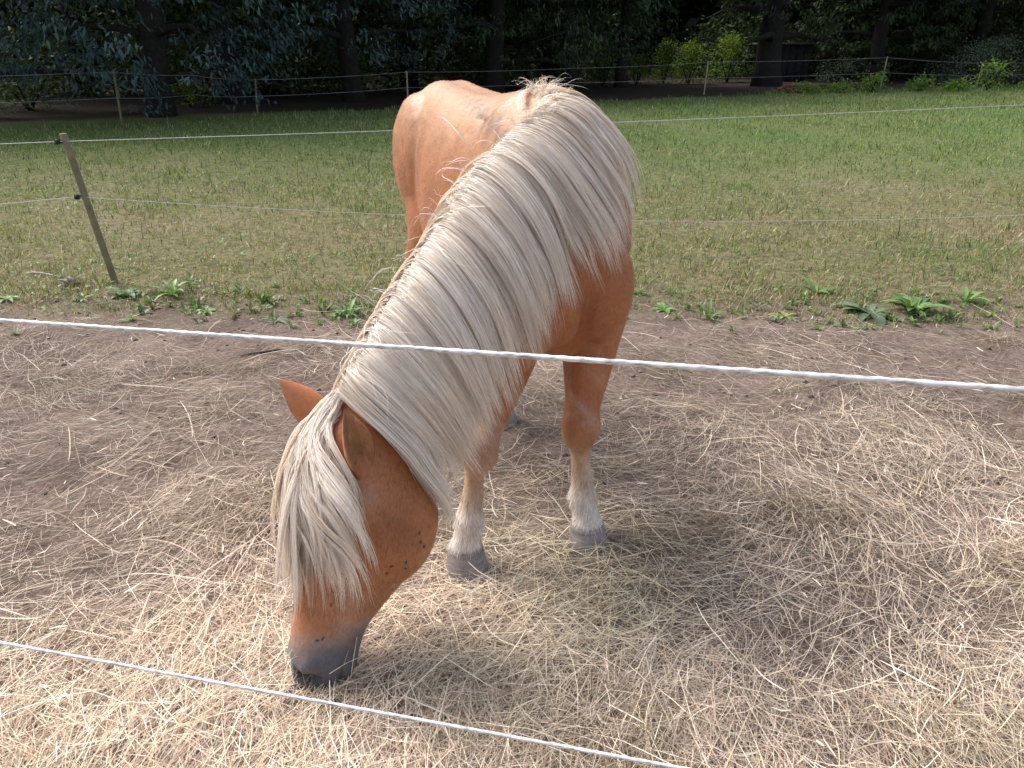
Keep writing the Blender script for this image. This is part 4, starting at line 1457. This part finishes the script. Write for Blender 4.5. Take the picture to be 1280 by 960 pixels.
tree(2.0, 30.0, 10.5, 3.4, 1.8, 'green tree behind the horse\'s withers with light on its lower leaves', .28, GR, 460, 260, .20)
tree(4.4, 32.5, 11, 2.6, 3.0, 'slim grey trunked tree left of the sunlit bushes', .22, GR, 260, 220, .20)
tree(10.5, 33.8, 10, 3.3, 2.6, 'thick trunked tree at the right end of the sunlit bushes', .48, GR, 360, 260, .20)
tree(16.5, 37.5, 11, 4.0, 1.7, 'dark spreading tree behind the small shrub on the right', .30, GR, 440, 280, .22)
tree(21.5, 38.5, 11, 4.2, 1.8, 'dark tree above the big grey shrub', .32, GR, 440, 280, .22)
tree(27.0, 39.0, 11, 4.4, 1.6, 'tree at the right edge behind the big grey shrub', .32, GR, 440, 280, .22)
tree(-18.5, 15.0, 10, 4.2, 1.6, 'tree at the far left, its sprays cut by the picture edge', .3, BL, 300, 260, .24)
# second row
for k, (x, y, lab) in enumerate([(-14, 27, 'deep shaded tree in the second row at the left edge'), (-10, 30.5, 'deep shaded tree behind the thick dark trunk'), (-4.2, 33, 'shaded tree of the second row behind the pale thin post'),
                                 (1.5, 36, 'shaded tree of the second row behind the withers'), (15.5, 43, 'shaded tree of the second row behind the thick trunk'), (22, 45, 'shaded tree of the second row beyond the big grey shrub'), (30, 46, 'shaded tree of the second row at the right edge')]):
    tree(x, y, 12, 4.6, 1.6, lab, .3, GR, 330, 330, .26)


# shrubs and undergrowth
def shrub(x, y, h, rad, label, cols, n=140, L=.10, mat=None, per=12, twigs=6, name='shrub', cat='shrub', rise=-.5, squash=.8):
    z0 = float(gh(x, y)); e = empty(name, (x, y, z0)); g = Geo()
    for k in range(twigs):
        az = k * 2.4; q = [np.array([math.cos(az) * rad * .6 * f, math.sin(az) * rad * .5 * f, h * .9 * f ** .9 - .05]) for f in np.linspace(0, 1, 5)]
        g.add(*tube_geo(q, [.03, .022, .016, .01, .004], 5))
    g.build('stem', m_bark, e)
    a = rng.uniform(0, 6.28, n); u = rng.random(n) ** .5; zz = rng.random(n) ** .8 * h
    rr = rad * u * np.sqrt(np.clip(1.05 - (zz / h) ** 2, .02, 1)) * (.6 + .6 * vnoise(a * 2 + x, zz * 3, 5))
    C = np.stack([np.cos(a) * rr, np.sin(a) * rr * squash, zz * (.45 + .9 * vnoise(np.cos(a) * rr * 2.5 / rad + y, zz * 0, 6))], -1) + rng.normal(0, .10 * rad, (n, 3)) * np.array([1, 1, .5])
    C[:, 2] = np.maximum(C[:, 2], .05)
    V, F, c = leaves(C, per, L, L * .38, cols, rise, .10 + rad * .06)
    mesh_np('foliage', V, F, mat or m_leaf, e, False, c)
    tag(e, label, cat)


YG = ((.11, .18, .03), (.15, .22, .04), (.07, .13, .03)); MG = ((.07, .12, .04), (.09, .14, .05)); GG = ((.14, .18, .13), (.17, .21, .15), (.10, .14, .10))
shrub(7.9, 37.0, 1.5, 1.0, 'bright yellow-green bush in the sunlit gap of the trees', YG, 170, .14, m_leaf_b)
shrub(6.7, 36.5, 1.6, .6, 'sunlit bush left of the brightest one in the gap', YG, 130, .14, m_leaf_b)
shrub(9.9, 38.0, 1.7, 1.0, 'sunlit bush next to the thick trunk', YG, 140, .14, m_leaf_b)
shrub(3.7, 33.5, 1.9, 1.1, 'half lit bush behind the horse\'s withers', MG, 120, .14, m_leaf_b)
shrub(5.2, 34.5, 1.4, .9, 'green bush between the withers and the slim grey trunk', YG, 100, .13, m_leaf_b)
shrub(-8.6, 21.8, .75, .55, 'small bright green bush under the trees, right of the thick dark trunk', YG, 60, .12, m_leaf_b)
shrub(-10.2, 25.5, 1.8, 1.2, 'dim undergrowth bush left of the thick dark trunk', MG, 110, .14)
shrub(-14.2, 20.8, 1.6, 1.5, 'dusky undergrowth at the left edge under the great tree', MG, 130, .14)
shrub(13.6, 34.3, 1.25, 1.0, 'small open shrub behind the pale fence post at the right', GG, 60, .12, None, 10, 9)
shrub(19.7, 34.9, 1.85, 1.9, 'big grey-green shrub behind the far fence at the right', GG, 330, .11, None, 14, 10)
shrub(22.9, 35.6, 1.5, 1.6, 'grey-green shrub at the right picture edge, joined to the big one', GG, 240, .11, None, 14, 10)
shrub(-14.6, 17.6, .9, 1.3, 'low bramble added at the left edge to shade the earth under the great tree', MG, 150, .11)  # added bramble, keeps the sun off the bare earth strip
shrub(-11.6, 19.6, 1.1, 1.2, 'low bramble added to shade the earth right of the leftmost trunk', MG, 120, .11)  # second bramble put in to shade the same strip
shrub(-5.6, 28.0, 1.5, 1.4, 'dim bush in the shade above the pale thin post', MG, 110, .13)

# ferns and tall weeds on the crest of the turf at the right
fr = 0
flab = ['pale fern on the far turf edge below the small open shrub', 'fern between the two pale posts at the right', 'fern tuft left of the big grey shrub', 'tall fern clump in front of the big grey shrub',
        'fern right of the tall clump', 'fern patch at the far right turf edge', 'low fern at the turf edge right of the brown heap', 'small fern tuft at the turf edge before the thick trunk']
for (x, y, h), lab in zip([(12.9, 29.5, .42), (14.9, 30.0, .28), (16.1, 29.8, .24), (17.6, 30.4, .62), (19.4, 30.6, .26), (20.9, 30.7, .55), (11.6, 29.2, .22), (10.4, 28.9, .2)], flab):
    shrub(x, y, h * 1.35, .35 + h * .6, lab, ((.17, .27, .07), (.21, .32, .09), (.13, .2, .06)), 55, .15, m_leaf_b, 8, 4, 'fern', 'fern', -.4, .6)

# brown heap of cut branches on the turf edge
hp = empty('branch_heap', (9.6, 28.9, float(gh(9.6, 28.9)))); m_dead = simple_mat('brown_dead_wood', (.16, .075, .045), (.28, .15, .09), 8)
for k in range(26):
    az = random.random() * 6.28; L = random.uniform(.25, .7); c = np.array([random.gauss(0, .38), random.gauss(0, .15), abs(random.gauss(0, .10)) + .03])
    d = np.array([math.cos(az), math.sin(az), random.uniform(-.2, .5)]) * L / 2
    g = Geo(); g.add(*tube_geo([c - d, c + np.array([0, 0, .03]), c + d], [.016, .022, .008], 5)); g.build('branch', m_dead, hp)
tag(hp, 'low heap of reddish brown dead branches on the far turf edge', 'brush pile')

# dark open shelter seen in the shade at the right of the thick trunk
sh = empty('shelter', (12.9, 39.0, float(gh(12.9, 39))))
m_sh = simple_mat('dark_shed_boards', (.014, .015, .017), (.032, .035, .038), 5)
for k in range(6):
    v, f = box_geo((-.85 + k * .34, .02 * (k % 2), .8), .32, .03, 1.6); mesh_np('board', v, f, m_sh, sh, False)
v, f = box_geo((0, .8, 1.66), 2.4, 2.2, .08); mesh_np('roof', v, f, simple_mat('shed_roof', (.04, .04, .045), (.08, .08, .085), 4), sh, False)
tag(sh, 'dark boarded shelter in the shade right of the thick trunk', 'shelter')

# dim undergrowth between and behind the trunks
N = 4400
x = rng.uniform(-26, 42, N); y = np.interp(x, [-26, -12, -8, 0, 4, 14, 22, 42], [22, 25.5, 28, 33, 40, 44, 42, 46]) + rng.random(N) * 5; z = rng.random(N) ** 1.7 * (1.2 + 2.6 * vnoise(x * .5, x * 0, 3))
keep = ~((x > 5.6) & (x < 10)); x, y, z = x[keep], y[keep], z[keep]
V, F, c = leaves(np.stack([x, y, z], -1), 10, .30, .13, ((.03, .05, .022), (.04, .065, .028), (.07, .10, .03)), .2, .35)
o = mesh_np('undergrowth', V, F, m_leaf, smooth=False, col=c); tag(o, 'dim tangled undergrowth behind the tree trunks', 'undergrowth', kind='stuff')

# the wood behind everything
N = 9000
x = rng.uniform(-60, 80, N); lowp = rng.random(N) < .5
y = np.interp(x, [-60, -10, 10, 80], [36, 46, 56, 64]) + rng.random(N) * 7
z = np.where(lowp, rng.random(N) * 5, 4.5 + rng.random(N) * 12)
a = leaves(np.stack([x, y, z], -1)[lowp], 12, 1.0, .7, ((.03, .05, .025), (.04, .065, .03), (.05, .08, .035)), .2, .6)
b_ = leaves(np.stack([x, y, z], -1)[~lowp], 8, 1.7, 1.2, ((.03, .05, .025), (.04, .065, .03), (.05, .08, .035)), .2, 1.0)
V = np.vstack([a[0], b_[0]]); F = np.vstack([a[1], b_[1] + len(a[0])]); c = np.vstack([a[2], b_[2]])
o = mesh_np('far_wood', V, F, m_leaf, smooth=False, col=c); tag(o, 'dense dark wood closing the view behind the trees', 'wood', kind='stuff')
print('TRIS', sum((len(p.data.polygons) * 2) for p in bpy.data.objects if p.type == 'MESH'))
